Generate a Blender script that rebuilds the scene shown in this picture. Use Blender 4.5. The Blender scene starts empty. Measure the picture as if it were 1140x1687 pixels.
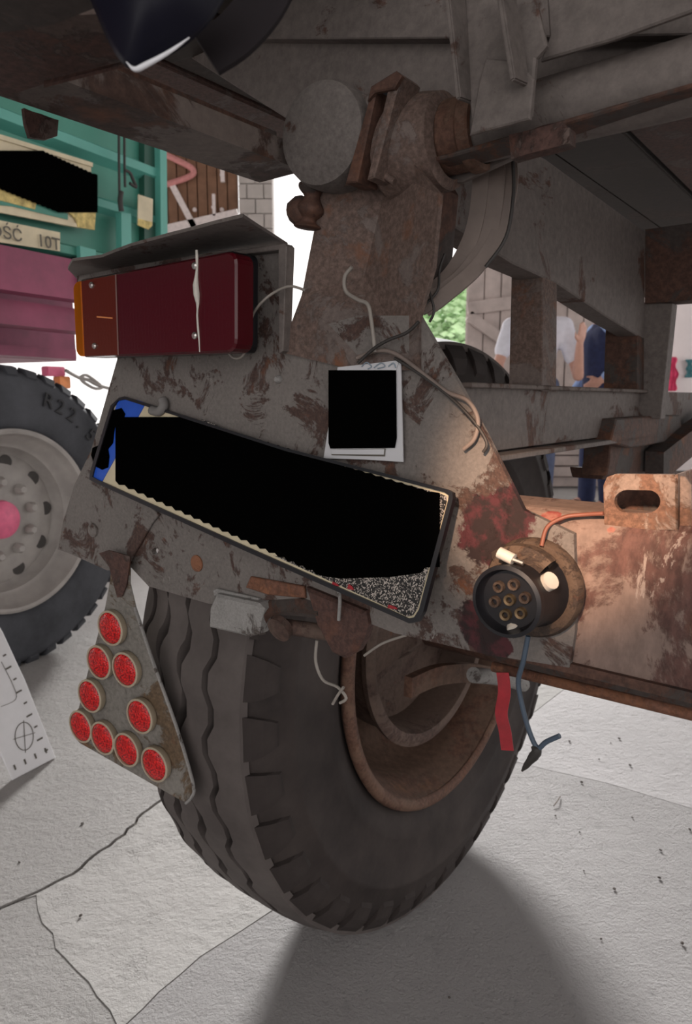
import bpy, bmesh, math, random
from mathutils import Vector, Matrix, noise as mnoise
random.seed(7)
S = bpy.context.scene
COL = S.collection
V = Vector
PI = math.pi

# ------------------------------------------------------------------ camera
FPX, HC, PITCH = 1150.0, 0.91, math.radians(9.5)
cd = bpy.data.cameras.new('camera')
cd.sensor_fit = 'HORIZONTAL'; cd.sensor_width = 36.0; cd.lens = 36.0 * FPX / 1140.0
cd.clip_start = 0.03; cd.clip_end = 300
cam = bpy.data.objects.new('camera', cd); COL.objects.link(cam)
cam.location = (0, 0, HC); cam.rotation_euler = (PI / 2 - PITCH, 0, 0)
cd.dof.use_dof = True; cd.dof.focus_distance = 0.65; cd.dof.aperture_fstop = 18.0
S.camera = cam

# ------------------------------------------------------------------ world, sun, exposure
S.view_settings.view_transform = 'Standard'; S.view_settings.look = 'None'
S.view_settings.gamma = 1.0; S.view_settings.exposure = 0.55
S.view_settings.use_curve_mapping = False
S.cycles.use_denoising = True
S.cycles.max_bounces = 8
W = bpy.data.worlds.new('sky'); S.world = W; W.use_nodes = True
bg = W.node_tree.nodes['Background']; bg.inputs[0].default_value = (1.0, 0.955, 0.935, 1); bg.inputs[1].default_value = 1.25
sd = bpy.data.lights.new('sun', 'SUN'); sd.energy = 5.8; sd.angle = math.radians(13); sd.color = (1.0, 0.985, 0.97)
sun = bpy.data.objects.new('sun', sd); COL.objects.link(sun)
sun.rotation_euler = V((-0.02, -0.94, -0.33)).to_track_quat('-Z', 'Y').to_euler()
# guessed torch near the camera, placed for the warm patch round the socket
td = bpy.data.lights.new('torch', 'SPOT'); td.energy = 50.0; td.color = (1.0, 0.66, 0.44)
td.spot_size = math.radians(16); td.spot_blend = 0.7; td.shadow_soft_size = 0.02
torch = bpy.data.objects.new('torch', td); COL.objects.link(torch)
torch.location = (-0.16, -0.16, 1.17)

# ------------------------------------------------------------------ frames and ray helpers
HD = math.radians(38)
F = V((math.sin(HD), math.cos(HD), 0)); L = V((math.cos(HD), -math.sin(HD), 0)); Z = V((0, 0, 1))
GA = math.radians(29)
G = V((math.sin(GA), math.cos(GA), 0)); N = V((math.cos(GA), -math.sin(GA), 0))
CAM = V((0, 0, HC)); RP = 0.52
cp, sp = math.cos(PITCH), math.sin(PITCH)
def ray(x, y):
    a = (x - 570) / FPX; b = (y - 843.5) / FPX
    return V((a, cp - b * sp, -sp - b * cp))
def on(x, y, n, d):
    r = ray(x, y); return CAM + r * ((d - n.dot(CAM)) / n.dot(r))
def PF(x, y, off=0.0): return on(x, y, F, RP + off)      # plane across the trailer's tail
def PL(x, y, l): return on(x, y, L, l)                   # upright plane along the trailer
def PZ(x, y, z): return on(x, y, Z, z)                   # level plane
def PY(x, y, d): return on(x, y, V((0, 1, 0)), d)        # upright plane across the barn
def PG(x, y, m): return on(x, y, N, m)                   # upright plane along the green trailer
def FL(s, l, z): return F * s + L * l + Z * z
torch.rotation_euler = (PF(920, 795) - torch.location).to_track_quat('-Z', 'Y').to_euler()

# ------------------------------------------------------------------ object helpers
def base(o):
    p = V((0, 0, 0))
    while o is not None:
        p += o.location; o = o.parent
    return p
def tag(o, label=None, cat=None, group=None, kind=None):
    if label: o['label'] = label
    if cat: o['category'] = cat
    if group: o['group'] = group
    if kind: o['kind'] = kind
    return o
def empty(name, loc, label=None, cat=None, group=None, kind=None):
    o = bpy.data.objects.new(name, None); COL.objects.link(o); o.location = loc
    o.empty_display_size = 0.05
    return tag(o, label, cat, group, kind)
def link(name, me, mat, parent=None, smooth=False, keep=False):
    o = bpy.data.objects.new(name, me); COL.objects.link(o)
    if mat is not None: me.materials.append(mat)
    if smooth and len(me.polygons): me.polygons.foreach_set('use_smooth', [True] * len(me.polygons))
    if parent is not None:
        o.parent = parent
        if not keep: me.transform(Matrix.Translation(-base(parent)))
    elif not keep and len(me.vertices):
        vs = [v.co for v in me.vertices]
        c = V((sum(v.x for v in vs) / len(vs), sum(v.y for v in vs) / len(vs), min(v.z for v in vs)))
        me.transform(Matrix.Translation(-c)); o.location = c
    return o
def frombm(name, bm, mat, parent=None, smooth=False, sharp=None):
    bmesh.ops.recalc_face_normals(bm, faces=bm.faces)
    me = bpy.data.meshes.new(name); bm.to_mesh(me); bm.free()
    o = link(name, me, mat, parent, smooth)
    if sharp is not None:
        me.set_sharp_from_angle(angle=math.radians(sharp))
    return o
def frompy(name, vs, fs, mat, parent=None, smooth=False, sharp=None):
    bm = bmesh.new(); bv = [bm.verts.new(v) for v in vs]
    for f in fs:
        try: bm.faces.new([bv[i] for i in f])
        except ValueError: pass
    return frombm(name, bm, mat, parent, smooth, sharp)
def bm_prism(bm, pts, vec, bevel=0.0, holes=()):
    if holes:
        loops = [pts] + list(holes); es = []
        for lp in loops:
            vs = [bm.verts.new(p) for p in lp]
            es += [bm.edges.new((vs[i], vs[(i + 1) % len(vs)])) for i in range(len(vs))]
        r = bmesh.ops.triangle_fill(bm, use_beauty=True, use_dissolve=False, edges=es)
        fs = [g for g in r['geom'] if isinstance(g, bmesh.types.BMFace)]
    else:
        fs = [bm.faces.new([bm.verts.new(p) for p in pts])]
    r = bmesh.ops.extrude_face_region(bm, geom=fs, use_keep_orig=True)
    nv = [g for g in r['geom'] if isinstance(g, bmesh.types.BMVert)]
    bmesh.ops.translate(bm, verts=nv, vec=vec)
    if bevel and not holes:
        es = [e for f in fs for e in f.edges]
        nf = [g for g in r['geom'] if isinstance(g, bmesh.types.BMFace)]
        es += [e for f in nf for e in f.edges if len(f.verts) == len(pts)]
        bmesh.ops.bevel(bm, geom=list(set(es)), offset=bevel, segments=1, affect='EDGES')
def prism(name, pts, vec, mat, parent=None, bevel=0.0, holes=()):
    bm = bmesh.new(); bm_prism(bm, pts, vec, bevel, holes)
    return frombm(name, bm, mat, parent)
def rough(pts, amp, step=0.03, seed=0):
    """break the straight edges of an outline into a slightly worn one"""
    out = []; rnd = random.Random(seed)
    for i, a in enumerate(pts):
        b = pts[(i + 1) % len(pts)]; n = max(1, int((b - a).length / step))
        for k in range(n):
            p = a.lerp(b, k / n)
            if k: p = p + (b - a).normalized().cross(V((0.3, 0.2, 0.93))).normalized() * rnd.uniform(-amp, amp)
            out.append(p)
    return out
def bm_box(bm, c, ax, ay, az, bevel=0.0):
    vs = [bm.verts.new(c + ax * i + ay * j + az * k) for i in (-1, 1) for j in (-1, 1) for k in (-1, 1)]
    fs = [bm.faces.new([vs[i] for i in q]) for q in ((0, 1, 3, 2), (4, 6, 7, 5), (0, 4, 5, 1), (2, 3, 7, 6), (0, 2, 6, 4), (1, 5, 7, 3))]
    if bevel:
        bmesh.ops.bevel(bm, geom=list({e for f in fs for e in f.edges}), offset=bevel, segments=2, affect='EDGES')
def box(name, c, ax, ay, az, mat, parent=None, bevel=0.0):
    bm = bmesh.new(); bm_box(bm, c, ax, ay, az, bevel); return frombm(name, bm, mat, parent)
def bar(name, a, b, w, h, mat, parent=None, up=Z, bevel=0.0):
    d = (b - a); s = d.cross(up).normalized(); u = s.cross(d).normalized()
    return box(name, (a + b) / 2, d / 2, s * w / 2, u * h / 2, mat, parent, bevel)
def perp(d):
    d = d.normalized(); u = V((0, 0, 1)) if abs(d.z) < 0.9 else V((1, 0, 0))
    x = d.cross(u).normalized(); return x, d.cross(x).normalized()
def spline(pts, n=8):
    out = []
    for i in range(len(pts) - 1):
        p0 = pts[max(i - 1, 0)]; p1 = pts[i]; p2 = pts[i + 1]; p3 = pts[min(i + 2, len(pts) - 1)]
        for k in range(n):
            t = k / n
            out.append(0.5 * ((2 * p1) + (p2 - p0) * t + (2 * p0 - 5 * p1 + 4 * p2 - p3) * t * t + (3 * p1 - p0 - 3 * p2 + p3) * t ** 3))
    out.append(pts[-1]); return out
def bm_tube(bm, pts, r, seg=8, flat=None):
    """round (or, with flat=(w,h,normal), ribbon-like) sweep along pts"""
    rings = []; x, y = perp(pts[1] - pts[0])
    for i, p in enumerate(pts):
        d = (pts[min(i + 1, len(pts) - 1)] - pts[max(i - 1, 0)]).normalized()
        if flat:
            w, h, nn = flat; yy = (nn - d * nn.dot(d)).normalized(); xx = d.cross(yy)
            ring = [p + xx * sx * w / 2 + yy * sy * h / 2 for sx, sy in ((-1, -1), (1, -1), (1, 1), (-1, 1))]
        else:
            x = (x - d * x.dot(d)).normalized(); y = d.cross(x)
            rr = r[i] if isinstance(r, (list, tuple)) else r
            ring = [p + (x * math.cos(2 * PI * k / seg) + y * math.sin(2 * PI * k / seg)) * rr for k in range(seg)]
        rings.append([bm.verts.new(q) for q in ring])
    m = len(rings[0])
    for a, b in zip(rings, rings[1:]):
        for k in range(m): bm.faces.new((a[k], a[(k + 1) % m], b[(k + 1) % m], b[k]))
    bm.faces.new(rings[0][::-1]); bm.faces.new(rings[-1])
def tube(name, pts, r, mat, parent=None, n=6, seg=8, flat=None, smooth=True):
    bm = bmesh.new(); bm_tube(bm, spline(pts, n) if n else pts, r, seg, flat)
    return frombm(name, bm, mat, parent, smooth and not flat, 60 if smooth and not flat else None)
def bm_lathe(bm, prof, c, A, X, Y, seg=32, a0=0.0, a1=2 * PI):
    """prof: (radius, distance along A); closed round, ends capped when the radius is not zero"""
    full = abs(a1 - a0 - 2 * PI) < 1e-6; n = seg if full else seg + 1
    rings = []
    for r, a in prof:
        if r < 1e-6: rings.append([bm.verts.new(c + A * a)])
        else: rings.append([bm.verts.new(c + A * a + (X * math.cos(a0 + (a1 - a0) * k / seg) + Y * math.sin(a0 + (a1 - a0) * k / seg)) * r) for k in range(n)])
    for p, q in zip(rings, rings[1:]):
        for k in range(seg):
            k2 = (k + 1) % n
            if len(p) == 1 and len(q) == 1: continue
            if len(p) == 1: bm.faces.new((p[0], q[k2], q[k]))
            elif len(q) == 1: bm.faces.new((p[k], p[k2], q[0]))
            else: bm.faces.new((p[k], p[k2], q[k2], q[k]))
    return rings
def lathe(name, prof, c, A, mat, parent=None, seg=32, smooth=True, sharp=35, X=None):
    A = A.normalized()
    if X is None: X, Y = perp(A)
    else: Y = A.cross(X).normalized()
    bm = bmesh.new(); bm_lathe(bm, prof, c, A, X, Y, seg)
    return frombm(name, bm, mat, parent, smooth, sharp)
def disc_bolt(name, c, A, r, h, mat, parent, seg=12):
    return lathe(name, [(0, h), (r * 0.6, h), (r, h * 0.55), (r, 0), (0, 0)], c, A, mat, parent, seg)

# ------------------------------------------------------------------ materials
def newmat(name):
    m = bpy.data.materials.new(name); m.use_nodes = True
    nt = m.node_tree; b = nt.nodes['Principled BSDF']
    return m, nt, b
def nd(nt, t, **kw):
    n = nt.nodes.new(t)
    for k, v in kw.items(): setattr(n, k, v)
    return n
def coords(nt, scale=(1, 1, 1), seed=0):
    tc = nd(nt, 'ShaderNodeTexCoord'); mp = nd(nt, 'ShaderNodeMapping')
    mp.inputs['Scale'].default_value = scale; mp.inputs['Location'].default_value = (seed * 1.7, seed * 0.9, seed * 2.3)
    nt.links.new(tc.outputs['Object'], mp.inputs['Vector']); return mp.outputs['Vector']
def noise(nt, vec, scale, detail=6, rough_=0.6, dist=0.0):
    n = nd(nt, 'ShaderNodeTexNoise'); n.inputs['Scale'].default_value = scale; n.inputs['Detail'].default_value = detail
    n.inputs['Roughness'].default_value = rough_; n.inputs['Distortion'].default_value = dist
    nt.links.new(vec, n.inputs['Vector']); return n.outputs['Fac']
def ramp(nt, fac, stops):
    r = nd(nt, 'ShaderNodeValToRGB'); e = r.color_ramp.elements
    while len(e) < len(stops): e.new(0.5)
    for i, (p, c) in enumerate(stops):
        e[i].position = p; e[i].color = (c, c, c, 1) if isinstance(c, (int, float)) else (*c, 1)
    nt.links.new(fac, r.inputs['Fac']); return r.outputs['Color']
def mix(nt, fac, a, b, mode='MIX'):
    m = nd(nt, 'ShaderNodeMix', data_type='RGBA', blend_type=mode)
    for s, v in (('Factor', fac), ('A', a), ('B', b)):
        i = [q for q in m.inputs if q.name == s and (q.type == 'RGBA' or s == 'Factor' and q.type == 'VALUE')][0]
        if hasattr(v, 'is_linked'): nt.links.new(v, i)
        elif isinstance(v, (int, float)): i.default_value = v
        else: i.default_value = (*v, 1)
    return [q for q in m.outputs if q.type == 'RGBA'][0]
def bump(nt, b, h, strength=0.4, dist=0.004):
    n = nd(nt, 'ShaderNodeBump'); n.inputs['Strength'].default_value = strength; n.inputs['Distance'].default_value = dist
    nt.links.new(h, n.inputs['Height']); nt.links.new(n.outputs['Normal'], b.inputs['Normal'])
def plain(name, col, rough_=0.6, metal=0.0, var=0.15, scale=30, bmp=0.15, dist=0.001):
    m, nt, b = newmat(name); v = coords(nt)
    n = noise(nt, v, scale)
    c = mix(nt, ramp(nt, n, [(0.3, 0.0), (0.7, 1.0)]), tuple(x * (1 - var) for x in col), tuple(min(1, x * (1 + var)) for x in col))
    nt.links.new(c, b.inputs['Base Color']); b.inputs['Roughness'].default_value = rough_; b.inputs['Metallic'].default_value = metal
    if bmp: bump(nt, b, n, bmp, dist)
    return m
def worn(name, paint, rust=(0.055, 0.028, 0.020), amt=0.45, scale=9, rough_=0.75, flake=None, flake_amt=0.66, seed=0, dark=0.5, bstr=0.5, deep=(0.16, 0.062, 0.028), streak=(1, 1, 1)):
    """old paint with rust eating through it; amt is the rusted share (about 0..1)"""
    m, nt, b = newmat(name); v = coords(nt, streak, seed)
    big = noise(nt, v, scale * 0.35, 4); mid = noise(nt, v, scale, 12, 0.72, 0.6); fine = noise(nt, v, scale * 14, 5, 0.7)
    t = 0.80 - amt * 0.6
    pc = mix(nt, ramp(nt, big, [(0.3, 0), (0.7, 1)]), tuple(x * dark for x in paint), paint)
    pc = mix(nt, ramp(nt, fine, [(0.35, 0.0), (0.75, 0.55)]), pc, tuple(x * 1.5 for x in paint))
    rc = mix(nt, ramp(nt, fine, [(0.4, 0), (0.68, 1)]), rust, tuple(x * 2.0 for x in rust))
    rc = mix(nt, ramp(nt, noise(nt, v, scale * 1.7, 8, 0.6), [(0.58, 0), (0.72, 0.8)]), rc, deep)
    mask = ramp(nt, mid, [(t - 0.03, 0), (t, 0.85), (t + 0.02, 1)])
    c = mix(nt, mask, pc, rc); h = mask
    if flake:
        fm = ramp(nt, noise(nt, v, scale * 2.6, 10, 0.7, 0.4), [(flake_amt, 0), (flake_amt + 0.015, 1)])
        c = mix(nt, fm, c, flake)
    nt.links.new(c, b.inputs['Base Color']); b.inputs['Roughness'].default_value = rough_
    b.inputs['Specular IOR Level'].default_value = 0.35
    hh = mix(nt, 0.35, mix(nt, 1.0, ramp(nt, mask, [(0, 1), (1, 0)]), (0, 0, 0), 'ADD'), fine)
    bump(nt, b, hh, bstr, 0.0015)
    return m
M = {}
GREY = (0.150, 0.128, 0.118)
M['frame'] = worn('worn grey paint', GREY, amt=0.36, scale=8, seed=1)
M['pad'] = worn('grey pivot pad paint', (0.145, 0.126, 0.117), amt=0.22, scale=14, seed=44, deep=(.09, .05, .035))
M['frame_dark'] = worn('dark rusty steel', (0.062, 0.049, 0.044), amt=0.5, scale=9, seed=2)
M['rail'] = worn('rusty rail paint', (0.135, 0.108, 0.096), rust=(0.038, 0.022, 0.017), amt=0.46, scale=7, seed=3)
M['column'] = worn('brown stained column paint', (0.150, 0.118, 0.106), rust=(0.085, 0.058, 0.048), amt=0.55, scale=16, seed=4)
M['bracket'] = worn('flaking grey bracket paint', (0.155, 0.138, 0.128), rust=(0.045, 0.026, 0.021), amt=0.395, scale=20, flake=(0.21, 0.195, 0.18), seed=5, dark=0.75)
M['bumper'] = worn('rust stained bumper paint', (0.225, 0.158, 0.132), rust=(0.070, 0.035, 0.029), amt=0.47, scale=9, flake=(0.33, 0.26, 0.225), flake_amt=0.615, seed=6, dark=0.65, deep=(0.26, 0.11, 0.05), streak=(1, 1, 0.45))
def stain(mat, spots, col, col2):
    # patches of old red paint left where they were brushed on
    nt = mat.node_tree; b = nt.nodes['Principled BSDF']; v = coords(nt)
    old = b.inputs['Base Color'].links[0].from_socket; nz = noise(nt, v, 34, 8, 0.7); tot = None
    for p, r in spots:
        d = nd(nt, 'ShaderNodeVectorMath', operation='DISTANCE'); d.inputs[1].default_value = p - FL(0.9, 0.0, 0); nt.links.new(v, d.inputs[0])
        m1 = nd(nt, 'ShaderNodeMath', operation='MULTIPLY_ADD'); nt.links.new(d.outputs['Value'], m1.inputs[0]); m1.inputs[1].default_value = -1 / r
        nt.links.new(nz, m1.inputs[2]); o = ramp(nt, m1.outputs[0], [(0.0, 0), (0.06, 1)])
        tot = o if tot is None else mix(nt, 1.0, tot, o, 'LIGHTEN')
    nt.links.new(mix(nt, tot, old, mix(nt, ramp(nt, noise(nt, v, 60, 6), [(0.46, 0), (0.58, 1)]), col, col2)), b.inputs['Base Color'])
stain(M['bracket'], [(PF(800, 880), .060), (PF(840, 842), .045), (PF(795, 1030), .050), (PF(812, 1065), .035)], (0.022, 0.012, 0.012), (0.070, 0.018, 0.022))
stain(M['bumper'], [(PF(1005, 866, .006), .012), (PF(905, 850, .01), .022)], (0.30, 0.13, 0.10), (0.24, 0.06, 0.05))
M['lug'] = worn('rusty lug', (0.26, 0.19, 0.155), rust=(0.11, 0.058, 0.038), amt=0.52, scale=20, seed=7, deep=(0.20, 0.095, 0.045), flake=(0.36, 0.28, 0.23))
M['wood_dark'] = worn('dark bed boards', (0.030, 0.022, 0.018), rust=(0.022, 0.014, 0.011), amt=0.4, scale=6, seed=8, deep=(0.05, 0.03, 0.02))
M['rusty_sheet'] = worn('rusty sheet', (0.100, 0.070, 0.060), rust=(0.050, 0.026, 0.021), amt=0.6, scale=14, seed=9, bstr=0.9, deep=(0.12, 0.05, 0.03))
M['steel'] = worn('dull galvanised steel', (0.26, 0.25, 0.24), rust=(0.06, 0.05, 0.045), amt=0.34, scale=30, seed=10)
M['rust_orange'] = worn('orange rust', (0.20, 0.085, 0.045), rust=(0.10, 0.045, 0.028), amt=0.5, scale=14, seed=11)
M['rim'] = worn('rust brown rim', (0.135, 0.080, 0.055), rust=(0.070, 0.036, 0.024), amt=0.45, scale=6, seed=12, deep=(0.20, 0.095, 0.04))
M['rim_edge'] = worn('brown rim edge', (0.150, 0.085, 0.058), rust=(0.075, 0.038, 0.026), amt=0.5, scale=12, seed=17)
M['drum'] = worn('brown drum', (0.105, 0.070, 0.055), rust=(0.050, 0.030, 0.024), amt=0.45, scale=9, seed=13)
M['red_stain'] = worn('dark red paint remains', (0.095, 0.018, 0.022), rust=(0.035, 0.014, 0.015), amt=0.5, scale=24, seed=14)
def rubber(name, col, dust, scale=7, seed=0):
    m, nt, b = newmat(name); v = coords(nt, seed=seed)
    n = noise(nt, v, scale, 8, 0.65); f_ = noise(nt, v, 120, 4)
    c = mix(nt, ramp(nt, n, [(0.35, 0), (0.7, 0.9)]), col, dust)
    nt.links.new(c, b.inputs['Base Color']); b.inputs['Roughness'].default_value = 0.8; b.inputs['Specular IOR Level'].default_value = 0.3
    bump(nt, b, f_, 0.25, 0.001); return m
M['rubber'] = rubber('worn black rubber', (0.022, 0.017, 0.016), (0.058, 0.046, 0.042))
M['tread'] = rubber('dusty tread rubber', (0.066, 0.055, 0.052), (0.115, 0.098, 0.092), 10, 3)
M['rubber_grey'] = rubber('grey dusty rubber', (0.040, 0.042, 0.048), (0.085, 0.088, 0.10), 5, 5)
M['rubber_print'] = plain('raised rubber lettering', (0.020, 0.020, 0.023), 0.7)
M['black_plastic'] = plain('black plastic', (0.010, 0.010, 0.013), 0.38, var=0.1, bmp=0.05)
M['black_gloss'] = plain('smooth black plastic', (0.006, 0.006, 0.013), 0.38, var=0.05, bmp=0.0)
M['black'] = plain('flat black', (0.0012, 0.0012, 0.0012), 1.0, var=0.0, bmp=0.0)
M['black'].node_tree.nodes['Principled BSDF'].inputs['Specular IOR Level'].default_value = 0.0
M['white_plastic'] = plain('dirty white plastic', (0.55, 0.52, 0.47), 0.5, var=0.2)
M['paper'] = plain('white card', (0.52, 0.52, 0.54), 0.6, var=0.06, scale=14)
M['pen'] = plain('faint blue ink', (0.22, 0.27, 0.32), 0.8)
M['cream'] = plain('cream sign paint', (0.60, 0.52, 0.36), 0.6, var=0.18, scale=9)
M['yellow'] = plain('dirty yellow paper', (0.55, 0.43, 0.16), 0.7, var=0.5, scale=40)
M['print'] = plain('grey black print', (0.10, 0.09, 0.075), 0.7)
M['blue_band'] = plain('blue plate band', (0.012, 0.085, 0.50), 0.4, var=0.08)
M['red'] = plain('red tape', (0.30, 0.010, 0.018), 0.55, var=0.3, scale=70, bmp=0.4)
M['wire_grey'] = plain('grey wire', (0.25, 0.225, 0.20), 0.6)
M['wire_beige'] = plain('beige cable sheath', (0.175, 0.138, 0.120), 0.65, var=0.25, scale=18)
M['wire_dark'] = plain('dark wire', (0.03, 0.026, 0.024), 0.6)
M['wire_blue'] = plain('blue grey wire', (0.055, 0.080, 0.115), 0.55)
M['wire_brown'] = plain('red brown wire', (0.20, 0.07, 0.045), 0.55)
M['brass'] = plain('tarnished brass', (0.16, 0.115, 0.065), 0.45, 0.7)
M['chrome'] = plain('bright screw', (0.6, 0.58, 0.55), 0.3, 0.9)
M['green'] = plain('green trailer paint', (0.050, 0.235, 0.175), 0.5, var=0.15, scale=3)
M['green_light'] = plain('lit and light green trailer paint', (0.10, 0.36, 0.30), 0.5, var=0.12, scale=3)  # lighter copy paints light onto ribs and end edge; the pipe itself is pale
M['green_shaded'] = plain('shaded green trailer paint', (0.020, 0.085, 0.060), 0.5, var=0.15, scale=4)  # darker copy of the green puts shade onto the end post
M['magenta'] = plain('faded crimson chassis paint', (0.23, 0.040, 0.090), 0.55, var=0.3, scale=6)
M['pink'] = plain('pink plastic cap', (0.75, 0.14, 0.26), 0.5)
M['orange'] = plain('orange plastic', (0.85, 0.30, 0.10), 0.5)
M['rim_grey'] = plain('dusty silver rim paint', (0.36, 0.335, 0.315), 0.6, var=0.2, scale=9)
M['skin'] = plain('skin', (0.62, 0.34, 0.26), 0.55, var=0.06)
M['hair'] = plain('brown hair', (0.05, 0.03, 0.02), 0.6)
M['tshirt'] = plain('white cotton', (0.78, 0.77, 0.85), 0.9, var=0.06)
M['lightblue'] = plain('light blue shirt cotton', (0.33, 0.45, 0.75), 0.9, var=0.1)
M['navy'] = plain('navy uniform cloth', (0.025, 0.033, 0.090), 0.85, var=0.2)
M['shoe'] = plain('black shoe leather', (0.012, 0.012, 0.014), 0.5)
M['barn_wood'] = plain('pale weathered boards', (0.50, 0.42, 0.39), 0.85, var=0.22, scale=5)
M['brown_wood'] = plain('red brown boards', (0.24, 0.125, 0.075), 0.8, var=0.25, scale=6)
M['white_metal'] = plain('white painted bar', (0.78, 0.68, 0.66), 0.6)
M['pink_metal'] = plain('pink painted bar', (0.62, 0.25, 0.24), 0.6)
M['block'] = plain('pale concrete block', (0.52, 0.47, 0.44), 0.9, var=0.12, scale=6)
M['mortar'] = plain('mortar', (0.42, 0.38, 0.36), 0.95)
M['whitewash'] = plain('whitewashed wall', (0.78, 0.72, 0.72), 0.9, var=0.06, scale=3)
M['barn_dark'] = plain('dark barn boards', (0.10, 0.085, 0.075), 0.9, var=0.25, scale=3)
M['yard'] = plain('sunlit yard concrete', (0.72, 0.71, 0.70), 0.95, var=0.05, scale=1)
M['leaf'] = plain('green leaves', (0.42, 0.60, 0.34), 0.7, var=0.4, scale=2)
M['bark'] = plain('bark', (0.10, 0.07, 0.05), 0.9)
M['stone'] = plain('dark stone chip', (0.10, 0.085, 0.075), 0.9, var=0.4)
M['teal'] = plain('teal cloth', (0.10, 0.28, 0.32), 0.9)
M['pinkred'] = plain('pink red cloth', (0.75, 0.06, 0.16), 0.8)

def glassy(name, col, trans, rough_=0.25):
    m, nt, b = newmat(name); v = coords(nt)
    b.inputs['Base Color'].default_value = (*col, 1); b.inputs['Roughness'].default_value = rough_
    tr = nd(nt, 'ShaderNodeBsdfTranslucent'); tr.inputs[0].default_value = (*col, 1)
    ms = nd(nt, 'ShaderNodeMixShader'); ms.inputs[0].default_value = trans
    nt.links.new(b.outputs[0], ms.inputs[1]); nt.links.new(tr.outputs[0], ms.inputs[2])
    nt.links.new(ms.outputs[0], nt.nodes['Material Output'].inputs[0])
    w = nd(nt, 'ShaderNodeTexChecker'); w.inputs['Scale'].default_value = 260
    nt.links.new(v, w.inputs['Vector']); bump(nt, b, w.outputs['Fac'], 0.18, 0.0008)
    return m
M['lens_red'] = glassy('dark red lens', (0.070, 0.0015, 0.006), 0.08)
M['lens_amber'] = glassy('amber lens', (1.0, 0.42, 0.035), 0.85)
def reflector():
    m, nt, b = newmat('red prism reflector'); v = coords(nt)
    w = nd(nt, 'ShaderNodeTexVoronoi'); w.inputs['Scale'].default_value = 480; nt.links.new(v, w.inputs['Vector'])
    c = mix(nt, ramp(nt, w.outputs['Color'], [(0.25, 0), (0.8, 1)]), (0.20, 0.002, 0.004), (0.70, 0.012, 0.012))
    nt.links.new(c, b.inputs['Base Color']); b.inputs['Roughness'].default_value = 0.22
    bump(nt, b, w.outputs['Distance'], 0.5, 0.001); return m
M['reflector'] = reflector()
def speckled():
    m, nt, b = newmat('redaction speckle'); v = coords(nt)
    w = nd(nt, 'ShaderNodeTexWhiteNoise'); sc = nd(nt, 'ShaderNodeVectorMath', operation='SCALE'); sc.inputs['Scale'].default_value = 1100
    fl = nd(nt, 'ShaderNodeVectorMath', operation='FLOOR')
    nt.links.new(v, sc.inputs[0]); nt.links.new(sc.outputs[0], fl.inputs[0]); nt.links.new(fl.outputs[0], w.inputs['Vector'])
    mk = ramp(nt, w.outputs['Value'], [(0.70, 0), (0.72, 1)])
    c = mix(nt, mk, (0.006, 0.005, 0.005), (0.42, 0.37, 0.33))
    nt.links.new(c, b.inputs['Base Color']); b.inputs['Roughness'].default_value = 0.6; return m
M['speckled'] = speckled()
def concrete(name, col, bs, scale, seed, dist=0.01):
    m, nt, b = newmat(name); v = coords(nt, seed=seed)
    big = noise(nt, v, 1.6, 6, 0.6); mid = noise(nt, v, scale, 12, 0.72); fine = noise(nt, v, scale * 6, 6, 0.7)
    c = mix(nt, ramp(nt, big, [(0.3, 0), (0.7, 1)]), tuple(x * 0.86 for x in col), tuple(x * 1.06 for x in col))
    c = mix(nt, ramp(nt, mid, [(0.28, 1), (0.42, 0)]), c, tuple(x * 0.72 for x in col))
    nt.links.new(c, b.inputs['Base Color']); b.inputs['Roughness'].default_value = 0.85; b.inputs['Specular IOR Level'].default_value = 0.25
    bump(nt, b, mix(nt, 0.4, mid, fine), bs, dist); return m
CONC = (0.46, 0.44, 0.43)
M['conc_rough'] = concrete('rough concrete', (0.47, .45, .435), 1.0, 17, 1, .026)
M['conc_smooth'] = concrete('trowelled concrete', (0.395, 0.38, 0.365), 0.8, 7, 2, .022)
def patchy(m):
    # trowelled skin with rough islands where it has broken away
    nt = m.node_tree; b = nt.nodes['Principled BSDF']; v = coords(nt, seed=9)
    bp = b.inputs['Normal'].links[0].from_node; h = bp.inputs['Height'].links[0].from_socket
    isl = ramp(nt, noise(nt, v, 5.5, 5, 0.6), [(0.50, 0.15), (0.54, 1.0)])
    nt.links.new(mix(nt, isl, mix(nt, 0.45, h, (0.5, 0.5, 0.5)), mix(nt, 0.5, h, noise(nt, v, 45, 8, .7))), bp.inputs['Height'])
patchy(M['conc_smooth'])
M['conc_right'] = concrete('pitted concrete', (0.49, 0.47, 0.465), 1.0, 26, 3, 0.024)
M['conc_far'] = concrete('swept concrete', (0.50, 0.48, 0.48), 0.8, 16, 4, .016)
M['conc_gap'] = plain('dirt in joints', (0.13, 0.115, 0.105), 1.0, var=0.4)

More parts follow.
